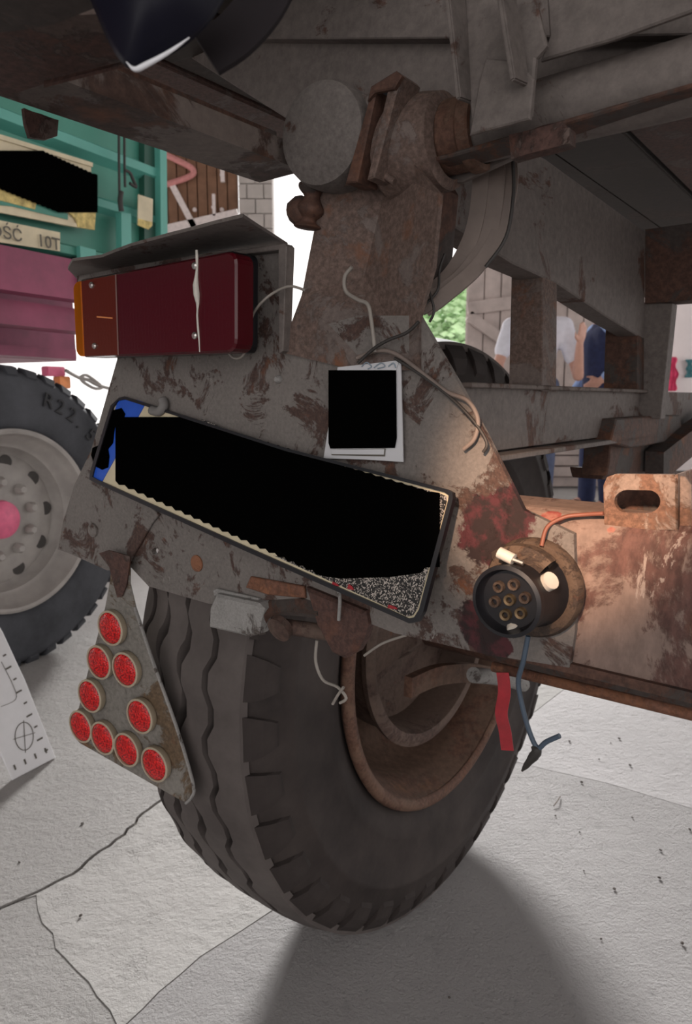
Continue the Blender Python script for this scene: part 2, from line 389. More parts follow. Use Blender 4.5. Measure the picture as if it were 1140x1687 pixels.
# ------------------------------------------------------------------ floor: slabs with worn open joints
floor = box('floor', V((0, 3, -0.056)), V((9, 0, 0)), V((0, 8.0, 0)), V((0, 0, 0.05)), M['conc_gap']); floor['kind'] = 'structure'
def fpx(*q): return [PZ(x, y, 0) for x, y in q]
def wig(a, b, amp, n, seed):
    rnd = random.Random(seed); d = (b - a); s = V((-d.y, d.x, 0)).normalized()
    return [a + d * (k / n) + s * (rnd.uniform(-amp, amp) if 0 < k < n else 0) for k in range(n + 1)]
J1 = fpx((0, 1496), (60, 1470), (120, 1440), (165, 1402), (205, 1375), (235, 1340), (282, 1306))
d1 = (J1[-1] - J1[0]).normalized(); far1 = J1[-1] + d1 * 9.2; near1 = J1[0] - d1 * 5.5
J3 = fpx((205, 1690), (262, 1634), (330, 1576), (400, 1532), (482, 1478)); d3 = (J3[-1] - J3[0]).normalized(); far3 = J3[-1] + d3 * 9.2; near3 = J3[0] - d3 * 5.2
J2 = fpx((60, 1474), (70, 1520), (110, 1580), (160, 1640), (196, 1694))
g = 0.0022
def slab(pts, z, mat, name='slab'):
    o = prism(name, [V((p.x, p.y, z)) for p in pts], V((0, 0, -0.03)), mat, floor); return o
def dense(p, amp, st, seed):
    out = []
    for i in range(len(p) - 1): out += wig(p[i], p[i + 1], amp, max(1, int((p[i + 1] - p[i]).length / st)), seed + i)[:-1]
    return out + [p[-1]]
def shift(p, v): return [q + v for q in p]
n1 = V((-d1.y, d1.x, 0)); n3 = V((-d3.y, d3.x, 0))
j1 = dense(J1, 0.004, 0.016, 11); j3 = dense(J3, 0.0015, 0.03, 31); j2 = dense(J2, 0.005, 0.034, 51)
slab([near1 + n1 * 0.003] + shift(j1, n1 * 0.0035) + [far1 + n1 * 0.003, V((-8.9, 10.9, 0)), V((-8.9, -4.9, 0))], 0.001, M['conc_rough'])
slab(shift(j1[2:], -n1 * 0.0035) + [far1 - n1 * .003, far3 + n3 * .002] + shift(j3, n3 * 0.0012)[::-1] + j2[::-1], 0.0, M['conc_smooth'])
slab([near1 - n1 * 0.003] + shift(j1[:2], -n1 * 0.0035) + shift(j2, V((0.004, 0.0025, 0))) + [near3 + n3 * .002], -0.0012, M['conc_rough'])
# right of the long thin joint: two more slabs parted by a faint cross joint
J4 = fpx((900, 1268), (1000, 1290), (1140, 1332)); d4 = (J4[-1] - J4[0]).normalized(); n4 = V((-d4.y, d4.x, 0))
a4 = J4[0] - d4 * 0.6
t4 = None
# meeting point of the cross joint with the long joint
den = d3.x * (-d4.y) + d4.x * d3.y
r_ = J4[0] - J3[-1]; tt = (r_.x * (-d4.y) + d4.x * r_.y) / den
X34 = J3[-1] + d3 * tt
end4 = J4[-1] + d4 * 8
slab([near3 - n3 * .0012] + shift(j3, -n3 * 0.0012) + [X34 - n3 * .001 - n4 * .001] + shift(J4, -n4 * 0.001) + [end4 - n4 * .001, V((8.9, -4.9, 0))], 0.0, M['conc_right'])
slab([X34 - n3 * .001 + n4 * .001, far3 - n3 * .002, V((8.9, 10.9, 0)), end4 + n4 * .001] + shift(J4, n4 * 0.001)[::-1], 0.0, M['conc_far'])
yard = box('ground', V((0, 60, -0.075)), V((70, 0, 0)), V((0, 53.2, 0)), V((0, 0, 0.05)), M['yard']); yard['kind'] = 'structure'
yl = box('ground', V((-40, 3, -0.075)), V((30, 0, 0)), V((0, 3.8, 0)), V((0, 0, 0.05)), M['yard']); yl['kind'] = 'structure'

# ------------------------------------------------------------------ barn shell
YW = 7.6
def structure(o): o['kind'] = 'structure'; return o
structure(box('ceiling', V((0, 1.2, 5.2)), V((9, 0, 0)), V((0, 6.4, 0)), V((0, 0, 0.06)), M['barn_dark']))
structure(box('wall_back', V((6.4, -5.05, 2.6)), V((2.6, 0, 0)), V((0, 0.06, 0)), V((0, 0, 2.6)), M['barn_dark']))
structure(box('wall_left', V((-8.95, -1, 2.6)), V((0.06, 0, 0)), V((0, 4, 0)), V((0, 0, 2.6)), M['barn_dark']))
# far wall: block pier with a brown boarded door beside it
def at_w(x, y, d=YW): return PY(x, y, d)
xb0 = at_w(393, 300).x; xb1 = at_w(449, 300).x
pier = structure(box('wall_far', V(((xb0 + xb1) / 2, YW + 0.13, 1.75)), V(((xb1 - xb0) / 2 - .006, 0, 0)), V((0, 0.10, 0)), V((0, 0, 1.75)), M['mortar']))
bh = 0.145; bw = (xb1 - xb0) / 2
proto = None
for r in range(24):
    off = 0.0 if r % 2 else -0.5
    for k in range(3):
        x0 = xb0 + (k + off) * bw; x1 = min(x0 + bw, xb1) - 0.012; x0 = max(x0, xb0)
        if x1 - x0 < 0.03: continue
        c = V(((x0 + x1) / 2, YW + 0.025, r * bh + bh / 2))
        box('block', c, V(((x1 - x0) / 2, 0, 0)), V((0, 0.022 + 0.004 * random.random(), 0)), V((0, 0, bh / 2 - 0.006)), M['block'], pier)
dr = structure(empty('door_1', V((at_w(335, 400).x, YW, 0))))
xd0, xd1 = at_w(240, 300).x, xb0 - 0.02
box('door_backing', V(((xd0 + xd1) / 2, YW + 0.10, 1.75)), V(((xd1 - xd0) / 2, 0, 0)), V((0, 0.012, 0)), V((0, 0, 1.72)), M['brown_wood'], dr)
nb = 9
for k in range(nb):
    w = (xd1 - xd0) / nb
    box('plank', V((xd0 + w * (k + .5), YW + 0.06, 1.75)), V((w / 2 - 0.006, 0, 0)), V((0, 0.015 + 0.004 * random.random(), 0)), V((0, 0, 1.72)), M['brown_wood'], dr)
def wbar(x0, y0, x1, y1, w, mat, nm='brace', dd=0.02):
    bar(nm, at_w(x0, y0, YW - dd), at_w(x1, y1, YW - dd), w, 0.03, mat, dr, up=V((0, 1, 0)))
bm = bmesh.new(); bm_tube(bm, spline([at_w(x, y, YW - .03) for x, y in ((262, 250), (300, 268), (318, 280), (312, 291), (262, 308))], 5), 0.03, 8); frombm('hoop', bm, M['pink_metal'], dr, True)
wbar(281, 300, 320, 374, 0.06, M['white_metal']); wbar(262, 236, 300, 250, 0.05, M['white_metal'])
for x, y, s in ((366, 289, 2.4), (321, 346, 1.0), (352, 342, 2.0), (366, 346, 1.0)):
    lathe('hinge_bolt', [(0, 0.03), (0.022, 0.02), (0.022, 0)], at_w(x, y, YW + .04), V((0, -1, 0)), M['white_metal'], dr, 10)
wbar(352, 320, 353, 356, 0.03, M['white_metal'], 'strap'); wbar(366, 276, 367, 300, 0.04, M['white_metal'], 'strap')
wbar(240, 386, 392, 352, 0.09, M['white_metal'], 'rail')
# pale wooden barn door leaf standing open at the right, with Z bracing
ld = structure(empty('door_2', V((at_w(880, 600, YW).x, YW, 0))))
lx0, lx1 = at_w(770, 500).x, at_w(1075, 500).x
box('door_backing', V(((lx0 + lx1) / 2, YW + 0.07, 1.75)), V(((lx1 - lx0) / 2, 0, 0)), V((0, 0.012, 0)), V((0, 0, 1.68)), M['barn_wood'], ld)
nb = 11; w = (lx1 - lx0) / nb
for k in range(nb):
    box('plank', V((lx0 + w * (k + .5), YW + 0.03 + 0.008 * (k % 2), 1.75)), V((w / 2 - 0.007, 0, 0)), V((0, 0.014, 0)), V((0, 0, 1.68)), M['barn_wood'], ld)
def lbar(x0, y0, x1, y1, w):
    bar('brace', at_w(x0, y0, YW - .012), at_w(x1, y1, YW - .012), w, 0.034, M['barn_wood'], ld, up=V((0, 1, 0)))
lbar(770, 508, 1072, 470, 0.13); lbar(772, 520, 870, 590, 0.11); lbar(770, 672, 1072, 655, 0.13)
# whitewashed side wall far right with rags hanging on it
ww = structure(box('wall_right', V((4.15, 8.05, 1.6)), V((1.05, 0, 0)), V((0, 0.06, 0)), V((0, 0, 1.6)), M['whitewash']))
def rag(px, y0, y1, w, mat, lab):
    pts = [PY(px, y0, 7.94), PY(px + 1, (y0 + y1) / 2, 7.955), PY(px - 1, y1, 7.95)]
    vs = []; n = 8; sp_ = spline(pts, 6)
    bm = bmesh.new(); rings = []
    for i, p in enumerate(sp_):
        ww_ = w * (0.75 + 0.25 * math.sin(i * 1.3)); t = i / len(sp_)
        ring = [bm.verts.new(p + V((ww_ * (k / n - .5), -0.012 * math.sin(k * 2.1 + i * .5), 0))) for k in range(n + 1)] + [bm.verts.new(p + V((ww_ * (k / n - .5), 0.012 - 0.012 * math.sin(k * 2.1 + i * .5), 0))) for k in range(n, -1, -1)]
        rings.append(ring)
    m_ = len(rings[0])
    for a, b in zip(rings, rings[1:]):
        for k in range(m_): bm.faces.new((a[k], a[(k + 1) % m_], b[(k + 1) % m_], b[k]))
    bm.faces.new(rings[0]); bm.faces.new(rings[-1])
    tag(frombm('hanging_rag', bm, mat, None, True), lab, 'rag')
rag(1108, 588, 644, 0.12, M['pinkred'], 'pink red strip of cloth hanging on the far white wall')
rag(1136, 592, 622, 0.09, M['teal'], 'short teal cloth hanging beside the pink strip on the far white wall')
# low stack of beige boards by the doorway
st = empty('board_stack', PZ(950, 805, 0), 'low stack of beige boards lying by the far doorway', 'boards')
cb = PZ(935, 806, 0)
for k in range(5):
    wv = random.uniform(-.04, .04)
    box('board', cb + V((0.05 + wv, 0.25 + wv, 0.06 + 0.105 * k)), V((0.95, 0, 0)), V((0, 0.16, 0)), V((0, 0, 0.047)), M['barn_wood'], st, 0.006)
# tree outside the doorway
tc_ = V((2.3, 15.5, 0)); tr = empty('tree', tc_, 'bright leafy green tree outside the barn doorway', 'tree')
tube('trunk', [tc_, tc_ + V((.1, 0, 1.0)), tc_ + V((0, .1, 2.4))], 0.16, M['bark'], tr)
rnd = random.Random(5); vs = []; fs = []
for k in range(2600):
    u = V((rnd.gauss(0, 1), rnd.gauss(0, 1), rnd.gauss(0, 1))).normalized() * (rnd.random() ** .4)
    p = tc_ + V((u.x * 1.1, u.y * 1.1, 2.3 + u.z * 1.5)); a = V((rnd.gauss(0, 1), rnd.gauss(0, 1), rnd.gauss(0, 1))).normalized(); x, y = perp(a)
    i = len(vs); s_ = 0.11; vs += [p - x * s_, p - y * s_ * .5, p + x * s_, p + y * s_ * .5 + a * .02]; fs.append((i, i + 1, i + 2, i + 3))
lf = frompy('leaves', vs, fs, M['leaf'], tr); lf['kind'] = 'stuff'

# ------------------------------------------------------------------ tyres and wheels
def ring_frame(c, A, X, Y):
    return lambda r, a, t: c + A * a + (X * math.cos(t) + Y * math.sin(t)) * r
def mirror(p): return p + [(r, -a) for r, a in reversed(p)]
def copy_rot(src, c, A, ang):
    o = src.copy(); COL.objects.link(o); b = V(c) - base(src.parent)
    o.matrix_local = Matrix.Translation(b) @ Matrix.Rotation(ang, 4, A) @ Matrix.Translation(-b)
    return o
R0, wc = 0.510, V((0.1005, 1.2396, 0.498))
wheel = empty('trailer_wheel', V((wc.x, wc.y, 0)), 'big black worn tyre on a rusty brown rim, in the foreground under the trailer', 'wheel')
prof = [(.288, .078), (.298, .094), (.312, .101), (.318, .105), (.330, .108), (.345, .115), (.348, .114), (.38, .1185), (.415, .118), (.418, .1195), (.424, .1195), (.427, .117), (.455, .112), (.474, .104), (.484, .098), (.489, .088), (.4905, .05), (.492, .02)]
tp = mirror(prof); tp.append((.288, .078))
bm = bmesh.new(); bm_lathe(bm, tp, wc, L, F, Z, 120); bmesh.ops.remove_doubles(bm, verts=bm.verts, dist=1e-6)
tyre = frombm('tyre', bm, M['rubber'], wheel, True, 50)
fr = ring_frame(wc, L, F, Z)
NW = 37; NS = NW * 8
def tread(a_in, a_out, win, wout, rt_in, rt_out, ph):
    vs = []; fs = []
    amp = 0.0066
    for i in range(NS):
        t = 2 * PI * i / NS; q = (i % 8) / 8
        tri = math.sin(2 * PI * q + ph); tri = max(-1, min(1, tri * 1.5)) * amp
        ai = a_in + (tri if win else 0); ao = a_out + (tri if wout else 0)
        vs += [fr(.486, ai + .001, t), fr(rt_in, ai, t), fr((rt_in + rt_out) / 2 + .001, (ai + ao) / 2, t), fr(rt_out, ao, t), fr(.486, ao - .001, t)]
        j = (i + 1) % NS
        for k in range(4): fs.append((i * 5 + k, i * 5 + k + 1, j * 5 + k + 1, j * 5 + k))
    frompy('tread_rib', vs, fs, M['tread'], tyre, True, 40)
tread(.0985, .056, False, True, .4985, .507, 0); tread(.046, .008, True, True, .508, .5095, 0)
tread(-.002, -.038, True, True, .5095, .5085, 1.0); tread(-.048, -.073, True, True, .508, .506, 2.0); tread(-.082, -.100, True, False, .505, .498, 2.0)
lug = None
NL = 40
def lug_mesh():
    vs = []; h = 0.0215 / .49 * 1.35
    for (r, a, k) in ((.4945, .0985, 1.0), (.486, .1055, .97), (.472, .1125, .85), (.452, .1165, .6)):
        for s in (-1, 1): vs.append(fr(r, a, s * h * k + (.505 - r) * .25))
    for (r, a, k) in ((.48, .086, 1.0), (.47, .09, .95), (.455, .10, .8), (.437, .110, .62)):
        for s in (-1, 1): vs.append(fr(r, a, s * h * k + (.505 - r) * .25))
    fs = []
    for i in range(3): fs += [(2 * i, 2 * i + 1, 2 * i + 3, 2 * i + 2), (2 * i, 2 * i + 2, 8 + 2 * i + 2, 8 + 2 * i), (2 * i + 1, 8 + 2 * i + 1, 8 + 2 * i + 3, 2 * i + 3)]
    fs += [(0, 8, 9, 1), (6, 7, 15, 14)]
    return vs, fs
vs, fs = lug_mesh(); lug = frompy('shoulder_lug', vs, fs, M['rubber'], tyre)
for k in range(1, NL): copy_rot(lug, wc, L, 2 * PI * k / NL)
rimp = [(.292, .094), (.301, .100), (.302, .106), (.296, .1115), (.288, .110), (.283, .102), (.277, .088), (.268, .072), (.262, .05), (.260, .02), (.252, -.005), (.238, -.03), (.228, -.036), (.2, -.046), (.12, -.046), (.10, -.04), (0, -.04)]
bm = bmesh.new(); bm_lathe(bm, rimp, wc, L, F, Z, 96); rim = frombm('rim', bm, M['rim'], wheel, True, 50)
bm = bmesh.new(); bm_lathe(bm, [(.2845, .108), (.287, .1125), (.296, .115), (.3035, .112), (.306, .105), (.303, .100), (.295, .101), (.2845, .104)], wc, L, F, Z, 96); frombm('lock_ring', bm, M['rim_edge'], wheel, True, 60)
bm = bmesh.new(); bm_lathe(bm, [(.185, -.04), (.192, .01), (.194, .060), (.206, .064), (.208, .074), (.196, .079), (.185, .077), (.181, .066), (.178, .02), (.176, .005), (.07, .005), (.06, .02), (.05, .03), (0, .03)], wc, L, F, Z, 80); frombm('brake_drum', bm, M['drum'], wheel, True, 45)
bm = bmesh.new()  # back plate covers the upper half of the drum mouth
bm_lathe(bm, [(.176, .055), (.182, .066), (.176, .070), (.06, .074), (.055, .055)], wc, L, F, Z, 40, math.radians(-28), math.radians(190)); frombm('back_plate', bm, M['drum'], wheel, True, 45)

# ------------------------------------------------------------------ the trailer
tl = empty('farm_trailer', FL(0.9, 0.0, 0), 'old grey rusty farm trailer seen from below its tail, filling the frame', 'trailer')
def fpoly(pts, off=0.0): return [PF(x, y, off) for x, y in pts]
def fplate(name, pts, off, th, mat, parent=tl, bevel=0.0012, holes=(), wear=0.0, seed=1):
    p = fpoly(pts, off)
    if wear: p = rough(p, wear, 0.012, seed); bevel = 0
    return prism(name, p, F * th, mat, parent, bevel, [fpoly(h, off) for h in holes])
# axle and spring
bm = bmesh.new(); bm_tube(bm, [FL(1.041, -.62, .50), FL(1.041, .9, .50)], 0.034, 20); frombm('axle', bm, M['frame_dark'], tl, True, 40)
# tail board: upper lip, lower panel
prism('cross_member', [FL(.575, -.45, 1.275), FL(.575, 1.0, 1.275), FL(.575, 1.0, 1.46), FL(.575, -.45, 1.46)], F * .03, M['frame'], tl, .002)
fplate('tail_panel', [(300, 86), (338, 68), (540, 67), (760, 66), (1180, 60), (1300, 130), (905, 232), (760, 300), (560, 300), (500, 300), (492, 208), (400, 150)], .04, .006, M['frame'], bevel=.001)
prism('tail_lip', fpoly([(322, 63), (372, -20), (1200, -20), (1200, 56), (750, 62.5), (540, 64)], .028), F * .02, M['frame'], tl, .001)
# left side rail running along the load bed
rl = tl
def rail_pt(s, l, z): return FL(s, l, z)
prism('side_rail', [FL(-.35, -.467, 1.12), FL(-.35, -.526, 1.12), FL(-.35, -.526, 1.128), FL(-.35, -.475, 1.128), FL(-.35, -.475, 1.141), FL(-.35, -.467, 1.141)], F * .884, M['rail'], tl, .001)
prism('side_rail_lip', [FL(-.35, -.518, 1.1285), FL(-.35, -.518, 1.17), FL(-.35, -.525, 1.17), FL(-.35, -.525, 1.1285)], F * .9, M['frame_dark'], tl)
# load bed boards under the deck
for k in range(15):
    l = -.80 + k * .115
    s0 = 0.62 if l > -.42 else -.3
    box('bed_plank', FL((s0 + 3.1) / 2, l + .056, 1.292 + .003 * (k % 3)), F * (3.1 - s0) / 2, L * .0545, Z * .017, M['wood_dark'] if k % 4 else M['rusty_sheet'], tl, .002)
# rusty angle and sheet at top left
prism('gusset_sheet', rough([PZ(x, y, 1.110) for x, y in ((-80, 168), (-80, 40), (190, 22), (205, 104), (74, 138), (30, 152))], .0008, .02, 9), Z * .006, M['rusty_sheet'], tl)
prism('gusset_lip', [PZ(72, 139, 1.107), PZ(205, 105, 1.107), PZ(206, 100, 1.1095), PZ(72, 133, 1.1095)], Z * -.002, M['rusty_sheet'], tl)
prism('gusset_sheet', rough([PZ(x, y, 1.100) for x, y in ((-80, 60), (-80, -30), (150, -30), (165, 10), (90, 40), (20, 52))], .0008, .02, 19), Z * .004, M['frame_dark'], tl)
prism('stay', [PZ(-40, 40, 1.178), PZ(-40, 22, 1.178), PZ(150, 18, 1.178), PZ(150, 40, 1.178)], Z * .006, M['frame_dark'], tl)
# torn rusty tab hanging from the rail
prism('rust_tab', rough([PL(x, y, -.537) for x, y in ((35, 180), (92, 200), (90, 226), (72, 232), (45, 228), (38, 205))], .0025, .006, 3), L * .004, M['rusty_sheet'], tl)
# cross tube with collar, carrier plates
TZ, TS = 1.122, .548
bm = bmesh.new(); bm_tube(bm, [FL(TS, -.36, TZ), FL(TS, .35, TZ)], .0245, 28); frombm('cross_tube', bm, M['frame'], tl, True, 40)
lathe('tube_collar', [(.0255, 0), (.030, .0), (.0315, .004), (.0315, .010), (.0285, .013), (.0285, .05), (.0255, .05)], FL(TS, -.286, TZ), L * -1, M['rim_edge'], tl, 32)
lathe('pivot_sleeve', [(.030, 0), (.038, .004), (.041, .02), (.042, .055), (.036, .062), (.030, .062)], FL(TS, -.316, TZ - .002), L * -1, M['column'], tl, 32)
fplate('carrier_plate', [(777, 208), (772, 222), (858, 198), (874, 190), (882, 95), (900, 74), (880, -10), (756, -10), (762, 60)], -.036, .006, M['frame'], bevel=.0015)
fplate('carrier_plate', [(800, 95), (790, 130), (773, 222), (872, 196), (879, 130), (850, 100)], -.042, .005, M['frame'], bevel=.001)
bar('carrier_rib', PF(748, -20, -.05), PF(768, 168, -.040), .024, .004, M['frame'], tl, up=L, bevel=.001)
bar('carrier_rib', PF(832, -20, -.058), PF(857, 138, -.050), .024, .004, M['frame'], tl, up=L, bevel=.001)
fplate('back_shield', [(890, 100), (1010, 65), (1190, 0), (1190, -20), (900, -20), (905, 60)], -.012, .005, M['frame'])
# pressed rusty foot below the tube
fplate('foot_bracket', [(838, 222), (925, 200), (926, 212), (938, 210), (938, 236), (842, 262)], -.02, .012, M['rusty_sheet'], wear=.0012)
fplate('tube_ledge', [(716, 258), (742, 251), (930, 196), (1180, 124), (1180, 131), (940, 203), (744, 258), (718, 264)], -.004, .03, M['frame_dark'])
# column: folded sheet
def folded(name, P, quads, mat, th=.006):
    vs = [PF(x, y, o) for x, y, o in P]; n = len(vs); vs += [v + F * th for v in vs]
    fs = list(quads) + [tuple(i + n for i in reversed(q)) for q in quads]
    cnt = {}
    for q in quads:
        for a, b in zip(q, q[1:] + q[:1]): cnt[frozenset((a, b))] = cnt.get(frozenset((a, b)), 0) + 1
    for q in quads:
        for a, b in zip(q, q[1:] + q[:1]):
            if cnt[frozenset((a, b))] == 1: fs.append((a, b, b + n, a + n))
    return frompy(name, vs, fs, mat, tl)
CP = [(532, 285, 0), (640, 285, .022), (600, 455, .020), (497, 486, 0), (585, 610, -.004), (462, 580, -.004), (724, 319, -.010), (713, 440, -.010), (690, 522, -.004), (690, 610, -.004), (652, 236, .0), (526, 335, 0)]
folded('column', CP, [(11, 0, 1, 2), (11, 2, 3), (3, 2, 4, 5), (1, 10, 6), (1, 6, 7, 2), (2, 7, 8), (2, 8, 9, 4)], M['column'])
fplate('column_web', [(728, 310), (716, 440), (700, 500), (640, 480), (640, 260), (700, 258)], .03, .03, M['frame_dark'])
# upright channel with its open side to us
fplate('channel_side', [(606, 168), (620, 148), (588, 300), (568, 302)], -.022, .03, M['frame_dark'])
fplate('channel_side', [(640, 140), (655, 118), (660, 124), (616, 292), (604, 296)], -.022, .03, M['column'])
fplate('channel_back', [(612, 160), (650, 125), (612, 300), (575, 300)], .0, .006, M['black_plastic'])  # near-black sheet puts the shade inside the channel into the colour
fplate('channel_cap', [(604, 166), (610, 142), (652, 116), (661, 124), (648, 146), (616, 152)], -.026, .006, M['frame_dark'])
# seam weld between column head and column
tube('weld_bead', [PF(x, y, -.006) for x, y in ((500, 300), (545, 305), (585, 298), (625, 288), (650, 300))], .0028, M['column'], tl)
# round pivot pad left of the channel
padc = PF(542, 226, -.012)
lathe('pivot_pad', [(0, .018), (.034, .017), (.041, .013), (.0435, .004), (.0435, -.02), (0, -.02)], padc, -F + L * .1 - Z * .05, M['pad'], tl, 36)
fplate('pad_lug', [(516, 158), (560, 150), (606, 155), (600, 240), (560, 262), (505, 250), (508, 190)], -.010, .022, M['frame'])
lathe('pad_bolt', [(0, .008), (.006, .006), (.008, 0)], PF(516, 200, -.0135), -F, M['frame_dark'], tl, 12)
# rusty hook under the pad
tube('rusty_hook', [PF(x, y, -.004) for x, y in ((515, 300), (514, 330), (508, 362), (506, 378))], [.0105 + .003 * math.sin(i * .9) for i in range(19)], M['frame_dark'], tl, seg=10)
lathe('hook_knob', [(0, .012), (.007, .011), (.012, .007), (.0145, 0), (.012, -.007), (.007, -.011), (0, -.012)], PF(496, 348, -.004), V((.3, -.8, .4)), M['frame_dark'], tl, 12)
# big tail bracket plate with a clear hole
def circ(x, y, r, n=10): return [(x + r * math.cos(2 * PI * k / n), y + r * math.sin(2 * PI * k / n)) for k in range(n)]
BP = [(193, 592), (196, 480), (128, 474), (126, 452), (300, 424), (400, 408), (466, 404), (462, 578), (500, 545), (590, 520), (690, 520), (722, 575), (760, 640), (800, 715), (862, 840), (945, 880), (948, 960), (947, 1040), (938, 1100), (800, 1078), (650, 1043), (500, 985), (345, 995), (245, 966), (216, 935), (200, 940), (95, 905), (104, 860), (122, 800), (150, 742)]
bracket = fplate('tail_bracket', BP, 0, .006, M['bracket'], holes=[circ(256, 908, 5.5)])
fplate('bracket_corner', [(152, 745), (122, 800), (104, 862), (96, 904), (176, 940), (206, 938), (250, 862), (262, 848), (200, 790)], -.004, .0035, M['bracket'], bevel=.0008)
disc_bolt('bolt', PF(155, 873, -.004), -F, .0095, .006, M['bracket'], tl, 16)
disc_bolt('bolt', PF(325, 928, 0), -F, .010, .003, M['rust_orange'], tl, 16)
disc_bolt('bolt', PF(460, 625, 0), -F, .004, .005, M['steel'], tl, 10)
fplate('edge_flange', [(300, 430), (300, 425), (468, 401), (472, 406), (466, 578), (459, 582), (458, 412)], -.012, .012, M['frame'], bevel=.0008)
# bent lamp hood
prism('lamp_hood', rough([PZ(x, y, 1.06) for x, y in ((112, 444), (120, 430), (168, 424), (215, 406), (400, 358), (474, 405), (470, 413), (388, 416), (126, 459))], .0008, .03, 5), Z * .003, M['frame'], tl)
# lower spring clamp and hanger
fplate('clamp_pad', [(343, 1034), (344, 1002), (354, 979), (424, 994), (434, 1004), (428, 1022), (424, 1046), (410, 1050)], -.014, .02, M['steel'], bevel=.003)
tube('clamp_arm', [PF(x, y, -.002) for x, y in ((426, 1040), (431, 1018), (446, 1003), (480, 1000), (530, 1004))], .01, M['frame_dark'], tl, flat=(.016, .008, F * -1 + Z))
fplate('clamp_slot', [(350, 973), (356, 970), (425, 986), (424, 996), (352, 982)], -.005, .005, M['steel'], bevel=.001)
fplate('rust_strip', [(412, 950), (500, 966), (502, 986), (440, 980), (404, 968)], -.004, .004, M['rust_orange'], bevel=.001)
fplate('crack_plate', [(395, 928), (520, 960), (505, 1000), (430, 998), (388, 980)], .006, .012, M['frame_dark'])
bm = bmesh.new(); bm_tube(bm, [PF(455, 1030, .004), PF(540, 1042, .012)], .0085, 14); frombm('clamp_pin', bm, M['drum'], tl, True, 40)
lathe('pin_head', [(0, .006), (.0145, .004), (.0145, -.004), (0, -.006)], PF(462, 1035, -.004), -F - Z * .4, M['drum'], tl, 18)
fplate('hanger_lug', [(502, 968), (600, 1008), (604, 1030), (597, 1055), (585, 1076), (566, 1086), (545, 1076), (520, 1030)], -.008, .016, M['rusty_sheet'], bevel=.003)
tube('hanger_wire', [PF(x, y, -.014) for x, y in ((555, 965), (560, 985), (558, 1022))], .0018, M['steel'], tl)
# axle cap and brake lever visible between plate and rim
lathe('axle_cap', [(0, .0), (.05, .004), (.085, .02), (.09, .03), (.08, .03), (0, .01)], FL(.93, -.548, .625), L * .25 + Z - F * .3, M['steel'], tl, 36)
lev = [FL(.80, -.545, .615), FL(.70, -.53, .585), FL(.64, -.51, .605)]
tube('brake_lever', [PL(x, y, -.545) for x, y in ((672, 1132), (720, 1112), (775, 1108), (822, 1116))], .011, M['rim'], tl, flat=(.032, .014, L))
tube('brake_cable', [PL(x, y, -.50) for x, y in ((780, 1112), (830, 1118), (862, 1128))], .013, M['steel'], tl, seg=12)
# bumper beam with rounded upper edge and a bottom ledge
sec = []
for a in range(0, 91, 15): sec.append((.006 + .022 - .022 * math.cos(math.radians(a)), .800 + .022 * math.sin(math.radians(a)) - .002))
sec = [(.006, .70)] + sec + [(.075, .820), (.085, .81), (.085, .70)]
prism('bumper', [FL(RP + s, -.33, z) for s, z in sec], L * .75, M['bumper'], tl)
prism('bumper_ledge', [FL(RP + s, -.36, z) for s, z in ((.001, .693), (.001, .701), (.085, .701), (.085, .693))], L * .78, M['frame_dark'], tl, .001)
bm = bmesh.new(); bm_tube(bm, [PF(812, 1098, .012), PF(1300, 1216, .012)], .0045, 10); frombm('bumper_edge_rod', bm, M['rust_orange'], tl, True)
# lug with slotted eye standing on the bumper
slot = []
for k in range(20):
    t = 2 * PI * k / 20; cx_ = 1050 + (16 if math.cos(t) > 0 else -16); slot.append((cx_ + 22 * math.cos(t), 826 + 19 * math.sin(t)))
lo = [(996, 872), (994, 800), (1000, 786), (1014, 781), (1108, 782), (1117, 790), (1117, 873)]
fplate('lug_plate', lo, .012, .006, M['lug'], holes=[slot])
fplate('lug_side', [(1112, 783), (1128, 786), (1138, 800), (1140, 868), (1117, 873), (1117, 790)], .018, .005, M['lug'])
prism('lug_cheek', [PF(x, y, .012) for x, y in ((1112, 782), (1117, 782), (1117, 874), (1112, 874))], F * .05, M['lug'], tl)
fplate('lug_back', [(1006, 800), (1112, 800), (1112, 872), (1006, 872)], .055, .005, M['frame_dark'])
# longitudinal frame to the right of the column
LB = -.33
prism('frame_beam', [FL(.60, LB, .852), FL(1.62, LB, .848), FL(1.62, LB, .915), FL(.60, LB, .918)], L * -.02, M['frame'], tl, .001)
prism('frame_beam_flange', [FL(.60, LB + .02, .850), FL(1.6, LB + .02, .846), FL(1.6, LB - .045, .846), FL(.60, LB - .045, .850)], Z * -.006, M['frame'], tl, .001)
prism('frame_beam_flange', [FL(.60, LB + .012, .922), FL(1.3, LB + .012, .918), FL(1.3, LB - .035, .918), FL(.60, LB - .035, .922)], Z * -.005, M['rail'], tl, .001)
prism('side_beam', [PL(x, y, LB) for x, y in ((715, 352), (715, 180), (740, 180), (900, 262), (1062, 380), (1062, 560), (1000, 522), (920, 468), (845, 434))], L * -.032, M['frame'], tl, .0015)
def PS(x, y, s): return on(x, y, F, s)
def upright(xl, xm, xr, yt, yb, mat):
    ps = PL(xm, (yt + yb) / 2, LB + .001).dot(F); pe = PL(xr, (yt + yb) / 2, LB + .001).dot(F)
    prism('upright', [PS(xl + 2, yt - 25, ps), PS(xm + 1, yt, ps), PS(xm, yb, ps), PS(xl - 3, yb - 3, ps)], F * (pe - ps), mat, tl, .001)
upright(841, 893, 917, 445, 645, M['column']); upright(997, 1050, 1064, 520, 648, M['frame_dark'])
prism('far_cross_beam', [PL(1062, 378, LB), PL(1062, 500, LB), PL(1062, 500, LB) + L * 1.2, PL(1062, 378, LB) + L * 1.2], F * .05, M['frame_dark'], tl, .001)
q0 = PL(1062, 500, LB)
